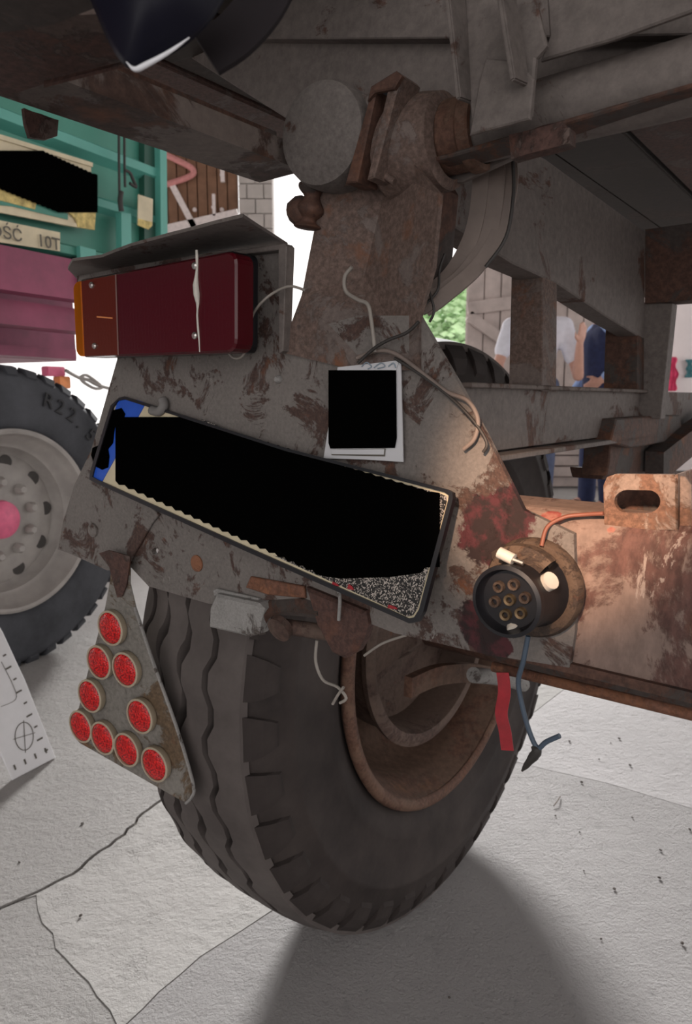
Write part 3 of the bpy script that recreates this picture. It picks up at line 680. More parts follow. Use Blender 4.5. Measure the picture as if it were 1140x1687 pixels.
s1 = q0.dot(F) + .01
prism('stay_post', [PS(x, y, s1) for x, y in ((1058, 498), (1108, 500), (1102, 560), (1088, 690), (1050, 690), (1056, 600))], F * .03, M['frame'], tl, .001)
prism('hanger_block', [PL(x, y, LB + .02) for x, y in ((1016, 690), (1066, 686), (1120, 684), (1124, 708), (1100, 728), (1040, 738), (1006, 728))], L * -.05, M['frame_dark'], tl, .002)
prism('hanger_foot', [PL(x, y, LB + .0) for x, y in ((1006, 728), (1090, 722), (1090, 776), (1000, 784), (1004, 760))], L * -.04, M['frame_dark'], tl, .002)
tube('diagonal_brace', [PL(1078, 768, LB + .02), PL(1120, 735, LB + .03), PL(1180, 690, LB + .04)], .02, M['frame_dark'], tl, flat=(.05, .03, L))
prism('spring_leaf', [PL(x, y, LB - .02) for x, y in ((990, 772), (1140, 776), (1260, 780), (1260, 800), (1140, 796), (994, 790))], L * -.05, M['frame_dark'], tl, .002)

# ------------------------------------------------------------------ tail lamp (a part of the trailer, with its own lenses)
LO = -.062
def lp(x, y, o=LO): return PF(x, y, o)
TLc, TRc, BRc, BLc = (121, 463), (389, 412), (389, 580), (127, 589)
def lerp2(a, b, t): return (a[0] + (b[0] - a[0]) * t, a[1] + (b[1] - a[1]) * t)
def lampq(u, v): return lerp2(lerp2(TLc, TRc, u), lerp2(BLc, BRc, u), v)
def rrect(u0, v0, u1, v1, ru, rv, n=4, ll=1, rr=1):
    out = []
    for (cu, cv, a0, on_) in ((u1 - ru, v0 + rv, -90, rr), (u1 - ru, v1 - rv, 0, rr), (u0 + ru, v1 - rv, 90, ll), (u0 + ru, v0 + rv, 180, ll)):
        if not on_:
            out.append((u1 if a0 in (-90, 0) else u0, v0 if a0 in (-90, 180) else v1)); continue
        for k in range(n + 1):
            a = math.radians(a0 + 90 * k / n); out.append((cu + ru * math.cos(a), cv + rv * math.sin(a)))
    return out
lampo = [lp(*lampq(u, v), LO + .024) for u, v in rrect(.048, 0, 1.0, 1, .03, .10, ll=0)]
hs = prism('tail_lamp', [p for p in lampo], F * .030, M['black_plastic'], tl, .001)
tag(hs, 'dark red and amber rectangular tail lamp under the bent hood')
prism('lamp_base', [lp(*lampq(u, v), LO + .044) for u, v in rrect(.12, 0.03, 1.035, .99, .05, .12)], F * .016, M['black_plastic'], hs, .001)
prism('red_lens', [lp(*lampq(u, v)) for u, v in rrect(.26, .0, 1.0, 1, .055, .13, ll=0)], F * .0235, M['lens_red'], hs, .002)['label'] = 'dark red lens'
M['lens_mix'] = glassy('dark amber lens over black', (0.12, 0.014, 0.004), 0.10)  # dark copy of the amber colour, against the edge painted bright for backlight
prism('inner_amber_lens', [lp(*lampq(u, v)) for u, v in rrect(.045, .01, .258, .99, .03, .1, rr=0, ll=0)], F * .0235, M['lens_mix'], hs, .001)['label'] = 'brown amber lens'
prism('amber_lens', [lp(*lampq(u, v)) for u, v in rrect(-.005, .015, .043, .985, .03, .10, rr=0)], F * .026, M['lens_amber'], hs, .001)['label'] = 'amber edge of the lens, brightened in colour as if backlit'
tube('glue_seam', [lp(*q, LO - .0005) for q in ((324, 412), (325, 440), (323, 470), (326, 500), (325, 520), (328, 560), (329, 580))], [.0012, .0016, .0012, .0018, .0032, .0034, .0018, .001, .001, .0012, .0008, .0006, .0006], M['white_plastic'], hs, n=2, seg=6)
for q in ((152, 470), (157, 570), (322, 438), (322, 553)):
    disc_bolt('screw', lp(*q, LO), -F, .0034, .003, M['chrome'], hs, 12)
tube('filament_mark', [lp(160, 522, LO - .0003), lp(185, 524, LO - .0003)], .0008, M['orange'], hs, n=1)
disc_bolt('white_grommet', lp(406, 506, LO + .04), -F + L * .5, .0045, .004, M['white_plastic'], hs, 12)
tube('lamp_wire', [lp(*q, LO + .03) for q in ((376, 580), (386, 590), (400, 586), (410, 560), (416, 520), (440, 490))] + [PF(475, 472, -.015), PF(502, 478, -.004)], .0013, M['wire_grey'], hs)

# ------------------------------------------------------------------ electrical socket on the bumper
sc0 = PF(882, 966, 0); SA = (-F).normalized()
sk = lathe('electrical_socket', [(.0, 0), (.036, 0), (.0375, .003), (.0365, .007), (.031, .009), (.0285, .014), (.027, .03), (.0262, .046), (.0275, .048), (.0275, .054), (.0245, .055), (.0235, .048), (.022, .046), (0, .046)], sc0, SA, M['black_plastic'], tl, 40, sharp=30)
tag(sk, 'round black seven pin trailer socket with its lid turned up')
M['socket_brown'] = worn('dusty brown socket metal', (0.095, 0.064, 0.046), rust=(0.035, 0.024, 0.019), amt=0.5, scale=40, seed=22)
lathe('flange_ring', [(.030, 0), (.040, 0), (.0405, .005), (.038, .0095), (.033, .010), (.030, .009)], sc0, SA, M['socket_brown'], sk, 40)
fc = sc0 + SA * .046
U, Vv = L, Z
for k in range(7):
    p = fc + ((U * math.cos(k * PI / 3 + .3) + Vv * math.sin(k * PI / 3 + .3)) * .0125 if k < 6 else V((0, 0, 0)))
    lathe('contact_tube', [(.0024, .003), (.0042, .0035), (.0046, 0), (.0024, 0), (.0024, .003)], p, SA, M['brass'] if k > 3 else M['socket_brown'], sk, 14)
# lid turned up over the socket
bm = bmesh.new(); bm_lathe(bm, [(.020, .020), (.034, .018), (.0385, .022), (.0385, .032), (.034, .036), (.021, .034)], sc0, SA, L, Z, 14, math.radians(50), math.radians(128)); frombm('socket_lid', bm, M['socket_brown'], sk, True, 35)
bm = bmesh.new(); bm_tube(bm, [PF(822, 910, -.045), PF(846, 922, -.045)], .0045, 12); frombm('hinge_pin', bm, M['white_plastic'], sk, True, 40)
bm = bmesh.new(); bm_tube(bm, [PF(846, 922, -.045), PF(862, 928, -.045)], .0018, 8); frombm('hinge_rod', bm, M['chrome'], sk, True, 40)
bm = bmesh.new(); bm_tube(bm, [PF(884, 970, -.030), PF(908, 956, -.036)], .0068, 16); frombm('side_knob', bm, M['white_plastic'], sk, True, 40)
disc_bolt('rivet', PF(848, 1037, -.0095), SA, .0058, .003, M['white_plastic'], sk, 14)
bm = bmesh.new(); bm_tube(bm, [PF(846, 1030, -.04), PF(848, 1040, -.045)], .006, 12); frombm('rivet', bm, M['white_plastic'], sk, True, 40)

# ------------------------------------------------------------------ number plate, hung askew
tilt = math.radians(12)
pn = (-F * math.cos(tilt) + Z * math.sin(tilt)).normalized(); pc = V((-.119, .728, .816))
pd = pn.dot(pc)
def PP(x, y, o=0.0): return on(x, y, pn, pd + o)
plate = empty('number_plate', PP(690, 1024), 'crooked blacked out number plate with blue end band, on the tail bracket', 'number plate')
def pprism(name, pts, o, th, mat, bevel=0.0): return prism(name, [PP(x, y, o) for x, y in pts], -pn * th, mat, plate, bevel)
outl = [(196, 655), (205, 653), (470, 738), (736, 806), (745, 811), (746, 822), (697, 1008), (688, 1024), (674, 1027), (640, 1012), (400, 906), (156, 795), (147, 790), (148, 778), (182, 668)]
inl = [(194, 660), (205, 658), (470, 743), (732, 811), (739, 816), (738, 824), (690, 1004), (682, 1017), (672, 1019), (640, 1004), (404, 900), (160, 790), (152, 785), (154, 776), (186, 670)]
bm = bmesh.new(); bm_prism(bm, [PP(x, y, .0035) for x, y in outl], -pn * .0055, 0, [[PP(x, y, .0035) for x, y in inl]]); frombm('plate_frame', bm, M['black_plastic'], plate)
pprism('plate_face', inl, .0008, .0025, M['cream'])['label'] = 'cream plate face'
pprism('speckled_corner', [(520, 930), (560, 945), (708, 930), (722, 812), (737, 818), (736, 826), (688, 1002), (680, 1014), (670, 1016), (640, 1001), (450, 915)], .0013, .0004, M['speckled'])  # speckle left by the redaction, added as thin sheets
pprism('speckled_edge', [(330, 690), (470, 745), (728, 814), (722, 826), (520, 772), (380, 728)], .0013, .0004, M['speckled'])
pprism('blue_band', [(196, 656), (226, 659), (240, 664), (166, 797), (148, 788)], .0016, .0006, M['blue_band'])['label'] = 'blue band'
pprism('band_scribble', [(186, 676), (200, 672), (206, 682), (202, 694), (190, 700), (188, 712), (186, 730), (178, 740), (180, 752), (178, 770), (168, 774), (156, 768), (150, 750), (152, 738), (166, 732), (166, 718), (174, 702), (180, 690)], .0022, .0005, M['black'])
st = [(190, 687), (306, 687)]
n = 24
for k in range(n):
    x0 = 306 + (712 - 306) * k / n; x1 = 306 + (712 - 306) * (k + 1) / n; y1 = 687 + (810 - 687) * (k + 1) / n
    st += [(x0 + 8, y1), (x1, y1)]
st += [(724, 812), (724, 934), (700, 935), (692, 944), (640, 951), (560, 953), (536, 950)]
n = 22
for k in range(n):
    x1 = 530 + (190 - 530) * (k + 1) / n; y0 = 946 + (792 - 946) * k / n; y1 = 946 + (792 - 946) * (k + 1) / n
    st += [(x1 + 6, y0), (x1, y1)]
pprism('redaction_panel', st, .0025, .0006, M['black'])['label'] = 'black redaction panel over the plate number'  # redaction of the number, added as a thin panel
for a, b in (((548, 958), (556, 966)), ((640, 996), (652, 1004)), ((574, 962), (580, 972))): pprism('red_fleck', [(a[0], a[1]), (b[0], a[1] + 4), (b[0] + 3, b[1]), (a[0] - 2, b[1] - 2)], .0024, .0004, M['red'])
M['rubber_gray2'] = plain('grey rubber plug', (0.16, 0.15, 0.145), 0.7)
bm = bmesh.new(); bm_tube(bm, spline([PP(x, y, .004) for x, y in ((250, 676), (262, 678), (270, 668), (268, 658))], 5), .0055, 10); frombm('plate_clip', bm, M['rubber_gray2'], plate, True)

# ------------------------------------------------------------------ notice card
card = empty('notice_card', PF(600, 760, -.006), 'white paper card with a blacked out square, fixed above the number plate', 'card')
prism('card_sheet', fpoly([(556, 606), (660, 593), (664, 761), (600, 757), (533, 755)], -.0055), F * .0012, M['paper'], card)
prism('card_fold', fpoly([(556, 605), (657, 594), (652, 612), (556, 614)], -.0065), F * .0006, M['paper'], card)
prism('redaction_square', fpoly([(541, 610), (652, 610), (653, 722), (650, 738), (544, 739), (541, 730)], -.0072), F * .0006, M['black'], card)['label'] = 'black redaction square'  # redaction on the card, added as a thin square
prism('pocket_slip', fpoly([(545, 741), (635, 739), (634, 752), (546, 750)], -.0062), F * .0004, M['print'], card)
prism('pocket_face', fpoly([(545, 741), (633, 740), (632, 749), (546, 748)], -.0066), F * .0003, M['paper'], card)
for i, q in enumerate((((596, 604), (604, 597), (612, 604), (606, 608)), ((616, 606), (628, 598), (634, 604), (622, 607)), ((640, 604), (648, 598), (652, 606)))):
    tube('pen_stroke', [PF(x, y, -.0072) for x, y in q], .0006, M['pen'], card, n=4, seg=5)

# ------------------------------------------------------------------ triangular reflector board
al = math.radians(7)
tn = (-F * math.cos(al) + L * math.sin(al)).normalized(); tdd = tn.dot(PF(200, 950, -.016))
def PT(x, y, o=0.0): return on(x, y, tn, tdd + o)
tri = empty('reflector_triangle', PT(310, 1320), 'grey triangular board with nine red reflectors hanging from the tail bracket', 'reflector')
tpts = [(172, 1000), (180, 955), (182, 935), (213, 932), (213, 962), (222, 1000), (252, 1090), (290, 1195), (318, 1290), (316, 1312), (306, 1323), (294, 1318), (132, 1226), (122, 1216), (121, 1196), (140, 1120)]
M['tri'] = worn('grey reflector board', (0.20, 0.185, 0.165), rust=(0.075, 0.050, 0.030), amt=0.45, scale=12, seed=31)
prism('board', [PT(x, y) for x, y in tpts], -tn * .004, M['tri'], tri, .0015)
tube('board_rim', [PT(x, y, .002) for x, y in tpts[5:11]], .0022, M['steel'], tri, n=3, seg=6)
prism('strap', [PT(x, y, .001) for x, y in ((165, 911), (180, 906), (216, 916), (215, 930), (210, 964), (203, 982), (195, 984), (189, 962), (182, 934))], tn * .002, M['rusty_sheet'], tri)
X_, Y_ = perp(tn)
rc = None
first = None
for i, (x, y) in enumerate(((190, 1032), (171, 1088), (214, 1100), (156, 1143), (238, 1176), (141, 1193), (177, 1212), (216, 1231), (262, 1255))):
    p = PT(x, y, .0)
    if i == 0:
        first = lathe('reflector_cup', [(0, 0), (.0222, 0), (.0236, .002), (.0236, .009), (.0220, .010), (.0208, .0095), (.0208, .006), (0, .006)], p, tn, M['cream'] if 0 else M['tri'], tri, 32)
        first.data.materials[0] = plain('cream reflector cup', (0.36, 0.30, 0.22), 0.6)
        rc = lathe('red_lens', [(0, .0125), (.012, .012), (.0186, .0105), (.0205, .009), (.0205, .006)], p, tn, M['reflector'], first, 32)
        p0 = p
    else:
        c1 = first.copy(); COL.objects.link(c1); c1.location = first.location + (p - p0)
        c2 = rc.copy(); COL.objects.link(c2); c2.parent = c1
    if i in (0, 7): (rc if i == 0 else c2).location = (rc if i == 0 else c2).location - tn * .0008

# ------------------------------------------------------------------ cables and wires
def wire(name, pts, r, mat, label, off=-.004, cat='wire', seg=7):
    P = [PF(q[0], q[1], q[2] if len(q) > 2 else off) for q in pts]
    return tag(tube(name, P, r, mat, None, n=6, seg=seg), label, cat)
for i, (ps, w) in enumerate(((((786, 255, .06), (792, 300, .06), (780, 380, .06), (748, 445, .05), (704, 488, .02), (684, 500, .012)), .014),
                            (((812, 250, .07), (818, 300, .065), (804, 390, .065), (766, 452, .05), (714, 493, .024), (692, 506, .016)), .015),
                            (((838, 255, .075), (840, 310, .07), (822, 380, .068), (786, 440, .055), (728, 491, .028), (700, 510, .020)), .013))):
    P = [PF(*q) for q in ps]
    tag(tube('flat_cable', P, 1, M['wire_beige'], None, n=8, flat=(w, .004, -F + L * .3)),
        ('beige flat cable bowing from the tube to the column, leftmost of three', 'beige flat cable bowing from the tube to the column, middle of three', 'beige flat cable bowing from the tube to the column, rightmost of three')[i], 'cable')
wire('wire', ((845, 262, .06), (846, 320, .06), (834, 390, .056), (800, 440, .05)), .0016, M['wire_dark'], 'thin dark wire running down the right edge of the beige flat cables')
wire('wire', ((722, 405, .02), (716, 440, .015), (706, 470, .012), (715, 510, .01), (708, 530, .012)), .0012, M['wire_dark'], 'thin dark wire hanging down the right side of the column')
wire('wire', ((733, 418, .03), (724, 445, .025), (720, 480, .02), (690, 516, .01), (698, 560, .012)), .0012, M['wire_dark'], 'dark wire hanging straight beside the column under the cable loop')
wire('wire', ((580, 440), (568, 456), (570, 480), (590, 494), (606, 502), (612, 530), (618, 580)), .0019, M['wire_grey'], 'pale bent wire hooked on the face of the column', -.008)
wire('wire', ((588, 590), (620, 578), (650, 582), (690, 610, ), (735, 645), (770, 660), (787, 690), (782, 722), (764, 740)), .0019, M['wire_beige'], 'beige wire curling over the bracket to the right of the white card', -.006)
wire('wire', ((590, 598), (615, 575), (640, 560), (670, 548), (690, 530)), .0015, M['wire_dark'], 'dark wire lying across the bracket above the white card', -.012)
wire('wire', ((650, 590), (700, 622), (750, 662), (785, 700), (802, 730), (796, 745)), .0014, M['wire_dark'], 'dark wire lying beside the beige one on the bracket', -.007)
wire('wire', ((892, 900, -.012), (902, 868, -.004), (930, 852, .004), (960, 848, .008), (994, 846, .008)), .0017, M['wire_brown'], 'red brown wire running along the top of the bumper')
wire('wire', ((870, 1048, -.02), (862, 1090, -.02), (854, 1124, -.018), (862, 1170, -.018), (874, 1210, -.018), (886, 1232, -.018), (900, 1222, -.018), (922, 1212, -.018)), .0021, M['wire_blue'], 'blue grey wire hanging below the socket with a frayed end')
wire('wire', ((878, 1228, -.018), (884, 1238, -.018), (874, 1252, -.018), (860, 1270, -.018)), [.0022, .0024, .003, .0035, .0042, .0042, .004, .0042, .004, .004, .0042, .0038, .0035, .003, .0028, .0026, .002, .0012, .001], M['wire_dark'], 'taped black wire end dangling under the blue grey wire')
wire('wire', ((522, 1055, .0), (520, 1090, .0), (532, 1120, .0), (556, 1132, .0), (570, 1150, .0), (560, 1158, .0)), .0016, M['wire_grey'], 'grey wire loop hanging in front of the tyre below the hanger')
wire('wire', ((560, 1140, -.002), (566, 1132, -.002), (556, 1146, -.002), (548, 1160, -.002)), .0015, M['wire_grey'], 'short grey wire end twisted into the hanging loop')
wire('wire', ((600, 1080, .0), (630, 1060, .0), (670, 1046, .002)), .0013, M['wire_grey'], 'thin wire stretched from the hanger lug to the plate edge')
rb = [PF(x, y, -.004) for x, y in ((828, 1108), (831, 1140), (826, 1175), (832, 1205), (836, 1236))]
tag(tube('ribbon', rb, 1, M['red'], None, n=6, flat=(.0105, .0012, -F + L * .2)), 'red tape strip hanging from the bumper bottom edge', 'ribbon')

# ------------------------------------------------------------------ black smooth cover hanging in at the top left
cc = [(148, -30), (168, 20), (190, 70), (208, 100), (222, 112), (240, 105), (278, 84), (312, 60), (345, 25), (378, -30)]
D_ = lambda x, y, d: CAM + ray(x, y) * d
bm = bmesh.new(); vv = []
nU, nV = 24, 12
P3 = [D_(x, y, .32) for x, y in cc]
ctr = D_(255, -60, .32)
# bowl-like shell: apex towards us, rim on the outline
rimv = spline(P3, 3)
rings = []
for j in range(nV + 1):
    t = j / nV; k = 1 - t * .98
    rings.append([bm.verts.new(ctr + (p - ctr) * k + (CAM - ctr).normalized() * (.022 * math.sin(t * PI / 2))) for p in rimv])
for a, b in zip(rings, rings[1:]):
    for i in range(len(a) - 1): bm.faces.new((a[i], a[i + 1], b[i + 1], b[i]))
cov = empty('plastic_cover', ctr + V((0, 0, -.03)), 'smooth black plastic cover hanging in at the top left, out of focus', 'cover')
sh = frombm('shell', bm, M['black_gloss'], cov, True)
md = sh.modifiers.new('thickness', 'SOLIDIFY'); md.thickness = .004
M['rimshine'] = plain('painted rim shine', (0.75, 0.76, 0.80), 0.35, 0.0)  # pale colour paints the bright crescent of shine along the rim
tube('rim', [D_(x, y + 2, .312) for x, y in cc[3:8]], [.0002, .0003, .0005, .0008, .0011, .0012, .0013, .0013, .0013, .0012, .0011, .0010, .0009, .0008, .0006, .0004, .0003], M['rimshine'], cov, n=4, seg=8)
M['band_dark'] = plain('plain dark band', (0.016, 0.013, 0.015), 0.7)  # plain dark band beside the cover
tube('cover_band', [D_(x, y, .34) for x, y in ((340, 90), (385, 60), (425, 15), (455, -40))], 1, M['band_dark'], cov, flat=(.024, .003, V((0, -1, .3))))
for k in ('black_gloss', 'band_dark'): M[k].node_tree.nodes['Principled BSDF'].inputs['Specular IOR Level'].default_value = 0.16

# ------------------------------------------------------------------ green trailer at the left
GM = -2.174
gw = V((-1.2, 2.32, .5))
gt = empty('green_trailer', gw + G * 1.0 - Z * .5, 'green trailer with crimson chassis standing at the left', 'trailer')
def gpoly(pts, off=0.0): return [PG(x, y, GM + off) for x, y in pts]
def gplate(name, pts, off, th, mat, parent=gt, bevel=0.0, holes=()): return prism(name, gpoly(pts, off), N * -th, mat, parent, bevel)
def GP(s, m, z): return G * s + N * (GM + m) + Z * z
prism('side_wall', [GP(-1.2, 0, 1.40), GP(2.34, 0, 1.385), GP(2.34, 0, 2.7), GP(-1.2, 0, 2.7)], N * -.04, M['green'], gt)
def rib(z, h, d, s0, s1, mat, nm='wall_rib'):
    prism(nm, [GP(s0, 0.001, z - h), GP(s0, d, z - h * .45), GP(s0, d, z + h * .45), GP(s0, 0.001, z + h)], G * (s1 - s0), mat, gt)
rib(1.98, .05, .05, -1.2, 2.28, M['green']); rib(1.80, .035, .04, -1.2, 2.28, M['green_light']); rib(1.62, .03, .03, 1.95, 2.28, M['green_light'])
rib(2.22, .06, .05, -1.2, 2.28, M['green']); rib(1.42, .03, .05, -1.2, 2.36, M['green'], 'bottom_rail')
gplate('end_post', [(238, 180), (264, 180), (266, 470), (238, 470)], .03, .06, M['green_shaded'])
gplate('end_edge', [(263, 180), (274, 180), (277, 470), (266, 470)], .06, .10, M['green_light'])
gplate('drop_pipe', [(200, 350), (216, 352), (217, 470), (201, 470)], .075, .03, M['green_light'])
gplate('stake', [(132, 405), (158, 412), (158, 470), (134, 470)], .07, .02, M['green_light'])
gplate('sign_board', [(-60, 212), (0, 226), (150, 272), (152, 352), (152, 378), (110, 372), (0, 346), (-60, 332)], .055, .01, M['cream'])
gplate('sign_frame', [(-60, 206), (0, 221), (153, 268), (153, 275), (0, 229), (-60, 214)], .062, .01, M['cream'])
gplate('sign_frame', [(-60, 330), (0, 341), (130, 369), (130, 375), (0, 350), (-60, 338)], .062, .01, M['cream'])
gplate('sign_green', [(0, 338), (20, 340), (112, 362), (112, 352), (40, 330), (0, 320)], .058, .002, M['green'])
gplate('straw_paper', [(-20, 308), (0, 310), (30, 318), (60, 334), (58, 345), (0, 330), (-20, 326)], .06, .002, M['yellow'])
gplate('yellow_tag', [(114, 350), (158, 350), (156, 379), (128, 374), (126, 362)], .064, .004, M['yellow'])
stp = [(-60, 240), (0, 248), (72, 248)]
for k in range(12):
    y1 = 248 + (286 - 248) * (k + 1) / 12; stp += [(72 + 84 * k / 12 + 3, y1), (72 + 84 * (k + 1) / 12, y1)]
stp += [(161, 288), (161, 350), (100, 350)]
for k in range(12):
    y1 = 350 + (310 - 350) * (k + 1) / 12; stp += [(100 - 100 * (k + .5) / 12, 350 - 40 * k / 12), (100 - 100 * (k + 1) / 12, y1)]
stp += [(-60, 290)]
gplate('redaction_panel', stp, .068, .002, M['black'])['label'] = 'black redaction panel over the sign'  # redaction of the sign text, added as a flat panel
gplate('load_sign', [(-90, 345), (0, 363), (99, 383), (99, 414), (0, 399), (-90, 385)], .056, .006, M['cream'])['label'] = 'cream load sign'
gplate('cream_tag', [(228, 320), (252, 328), (251, 372), (244, 377), (227, 370)], .072, .004, M['cream'])
gplate('yellow_stain', [(228, 360), (251, 366), (250, 373), (244, 378), (227, 371)], .073, .0015, M['yellow'])
def text(body, pos, xdir, up, size, mat, parent, name='lettering', ext=.001, align='LEFT'):
    cu = bpy.data.curves.new(name, 'FONT'); cu.body = body; cu.size = size; cu.extrude = ext; cu.align_x = align
    cu.resolution_u = 3; tmp = bpy.data.objects.new(name, cu); me = bpy.data.meshes.new_from_object(tmp); bpy.data.objects.remove(tmp)
    me.materials.clear(); me.materials.append(mat); o = bpy.data.objects.new(name, me); COL.objects.link(o)
    x = xdir.normalized(); z = x.cross(up).normalized(); y = z.cross(x)
    o.parent = parent
    m = Matrix((x, y, z)).transposed().to_4x4(); m.translation = pos - base(parent); o.matrix_local = m
    return o
p_a = PG(38, 399, GM + .064); p_b = PG(62, 405, GM + .064)
text('ŁADOWNOŚĆ', p_a, G, Z, .054, M['print'], gt, align='RIGHT'); text('10T', p_b, G, Z, .058, M['print'], gt)
for x0 in (196, 205):
    tube('tie_strap', [PG(x0, 190, GM + .085), PG(x0, 260, GM + .088), PG(x0 + 1, 335 - (x0 - 196) * 3, GM + .085)], .005, M['wire_dark'], gt)
tube('tie_hook', [PG(x, y, GM + .09) for x, y in ((205, 280), (214, 285), (220, 298), (224, 308), (214, 302))], .006, M['wire_dark'], gt)
tube('tie_hook', [PG(x, y, GM + .09) for x, y in ((200, 316), (198, 330), (200, 348))], .010, M['wire_dark'], gt)
# chassis below the body
prism('chassis_rail', [GP(-1.2, .05, 1.25), GP(2.05, .05, 1.25), GP(2.05, .05, 1.39), GP(-1.2, .05, 1.39)], N * -.08, M['magenta'], gt)
prism('chassis_rail', [GP(-1.2, -.06, 1.17), GP(2.02, -.06, 1.15), GP(2.02, -.06, 1.235), GP(-1.2, -.06, 1.25)], N * -.12, M['magenta'], gt)
prism('under_frame', [GP(-1.2, -.42, 1.06), GP(2.2, -.42, 1.06), GP(2.2, -.42, 1.40), GP(-1.2, -.42, 1.40)], N * -1.3, M['magenta'], gt)
prism('mud_flap_bar', [GP(-1.2, -.3, 1.07), GP(2.1, -.3, 1.06), GP(2.1, -.3, 1.10), GP(-1.2, -.3, 1.11)], N * -.1, M['magenta'], gt)
mk = PG(95, 622, GM - .5)
bm = bmesh.new(); bm_box(bm, PG(88, 612, GM - .3), G * .045, N * .02, Z * .02, .004); frombm('marker_lamp', bm, M['pink'], gt)['label'] = 'pink marker lamp'
bm = bmesh.new(); bm_box(bm, PG(102, 630, GM - .3), G * .03, N * .02, Z * .025, .004); frombm('marker_lamp', bm, M['orange'], gt)['label'] = 'orange marker lamp'
tube('chain', [PG(x, y, GM - .25) for x, y in ((108, 610), (130, 622), (145, 626), (160, 634), (180, 640))], .008, M['rim_grey'], gt, seg=6)
bm = bmesh.new(); bm_tube(bm, spline([PG(x, y, GM - .25) for x, y in ((132, 622), (142, 618), (158, 628), (168, 638), (156, 640), (138, 630), (132, 622))], 4), .007, 6); frombm('chain_link', bm, M['rim_grey'], gt, True)
# its wheel
w2 = empty('trailer_wheel', V((gw.x, gw.y, 0)), 'grey dusty tyre on a silver rim with pink hub cap, under the green trailer', 'wheel')
prof = [(.292, .10), (.302, .125), (.33, .137), (.335, .137), (.37, .142), (.42, .138), (.455, .128), (.462, .130), (.478, .120), (.489, .105), (.496, .08), (.499, .04)]
tp = mirror(prof); tp.append(prof[0])
bm = bmesh.new(); bm_lathe(bm, tp, gw, N, G, Z, 96); bmesh.ops.remove_doubles(bm, verts=bm.verts, dist=1e-6); ty2 = frombm('tyre', bm, M['rubber_grey'], w2, True, 50)
fr2 = ring_frame(gw, N, G, Z); vs = []
hh = .026
for (r, a, k) in ((.509, .085, 1), (.502, .112, .9), (.478, .128, .7)):
    for s in (-1, 1): vs.append(fr2(r, a, s * hh * k / .5))
for (r, a, k) in ((.49, .07, 1), (.48, .10, .9), (.465, .115, .7)):
    for s in (-1, 1): vs.append(fr2(r, a, s * hh * k / .5))
fs = [(0, 1, 3, 2), (2, 3, 5, 4), (0, 2, 8, 6), (2, 4, 10, 8), (1, 7, 9, 3), (3, 9, 11, 5), (0, 6, 7, 1), (4, 5, 11, 10)]
lg = frompy('shoulder_lug', vs, fs, M['rubber_grey'], ty2)
for k in range(1, 42): copy_rot(lg, gw, N, 2 * PI * k / 42)
bm = bmesh.new(); bm_lathe(bm, [(.294, .11), (.305, .128), (.304, .136), (.296, .140), (.288, .136), (.284, .12), (.278, .10), (.262, .085), (.258, .07), (.245, .062), (.238, .03), (.226, .018), (.215, .026), (.14, .040), (.10, .042), (.09, .05), (0, .052)], gw, N, G, Z, 80); rm2 = frombm('rim', bm, M['rim_grey'], w2, True, 45)
bt = disc_bolt('wheel_nut', fr2(.125, .04, .2), N, .019, .03, M['rim_grey'], w2, 6)
for k in range(1, 10): copy_rot(bt, gw, N, 2 * PI * k / 10)
M['hole'] = plain('painted hand hole shade', (0.06, 0.055, 0.052), 0.9)  # dark colour paints the shade inside the hand holes onto flat discs
hl = lathe('hand_hole', [(0, .003), (.024, .003), (.025, 0)], fr2(.195, .028, .05), N, M['hole'], w2, 16)
for k in range(1, 10): copy_rot(hl, gw, N, 2 * PI * k / 10)
lathe('hub_cap', [(0, .085), (.04, .083), (.062, .07), (.066, .05), (.066, .03)], gw, N, M['pink'], w2, 28)['label'] = 'pink hub cap'
M['rim_grey'].node_tree
for i, ch in enumerate('R22.5'):
    t = math.radians(72 - i * 7.4); p = fr2(.395, .1425, t); tang = (G * math.sin(t) - Z * math.cos(t)); up = (G * math.cos(t) + Z * math.sin(t))
    text(ch, p, tang, up, .070, M['rubber_print'], ty2, ext=.003)

# ------------------------------------------------------------------ photo scale leaning on the far wheel
ra, rb_ = PZ(22, 1285, 0.002), PZ(92, 1249, 0.002)
ux = (rb_ - ra).normalized()
top = PG(0, 1045, 0) if 0 else None
# plane through the foot edge, leaning back towards the wheel
bn = V((-ux.y, ux.x, 0)); bn = bn if bn.y > 0 else -bn
nrm = (ux.cross((Z * math.cos(.25) + bn * math.sin(.25)))).normalized()
def PR(x, y, o=0.0):
    return on(x, y, nrm, nrm.dot(ra) + o)
sgn = 1 if nrm.dot(CAM - ra) > 0 else -1
rul = empty('photo_scale', PR(22, 1285), 'white photo scale ruler leaning by the wheel of the green trailer', 'ruler')
M['scale_white'] = plain('white scale plastic', (0.74, 0.74, 0.76), 0.5, var=0.03)
prism('scale_board', [PR(x, y) for x, y in ((22, 1285), (92, 1248), (42, 1122), (5, 1042), (-60, 930), (-130, 960), (-60, 1110))], nrm * -sgn * .006, M['scale_white'], rul, .001)
def rmark(pts, w): tube('scale_mark', [PR(x, y, sgn * .0012) for x, y in pts], 1, M['print'], rul, n=4, flat=(w, .0008, nrm))
rmark([(40 + 15 * math.cos(t * PI / 8), 1213 + 23 * math.sin(t * PI / 8)) for t in range(17)], .0016)
rmark([(22, 1218), (58, 1207)], .0014); rmark([(39, 1187), (42, 1240)], .0014)
for k in range(9):
    x, y = 10 + k * 8.6, 1078 + k * 19.6
    rmark([(x, y), (x - 5 - 4 * (k % 2), y + 3 + 2 * (k % 2))], .004)
for k in range(4):
    x, y = 26 + k * 17, 1268 - k * 9.2
    rmark([(x, y), (x - 3, y - 8)], .004)
rmark([(2, 1090), (22, 1130), (26, 1152), (2, 1164)], .001)

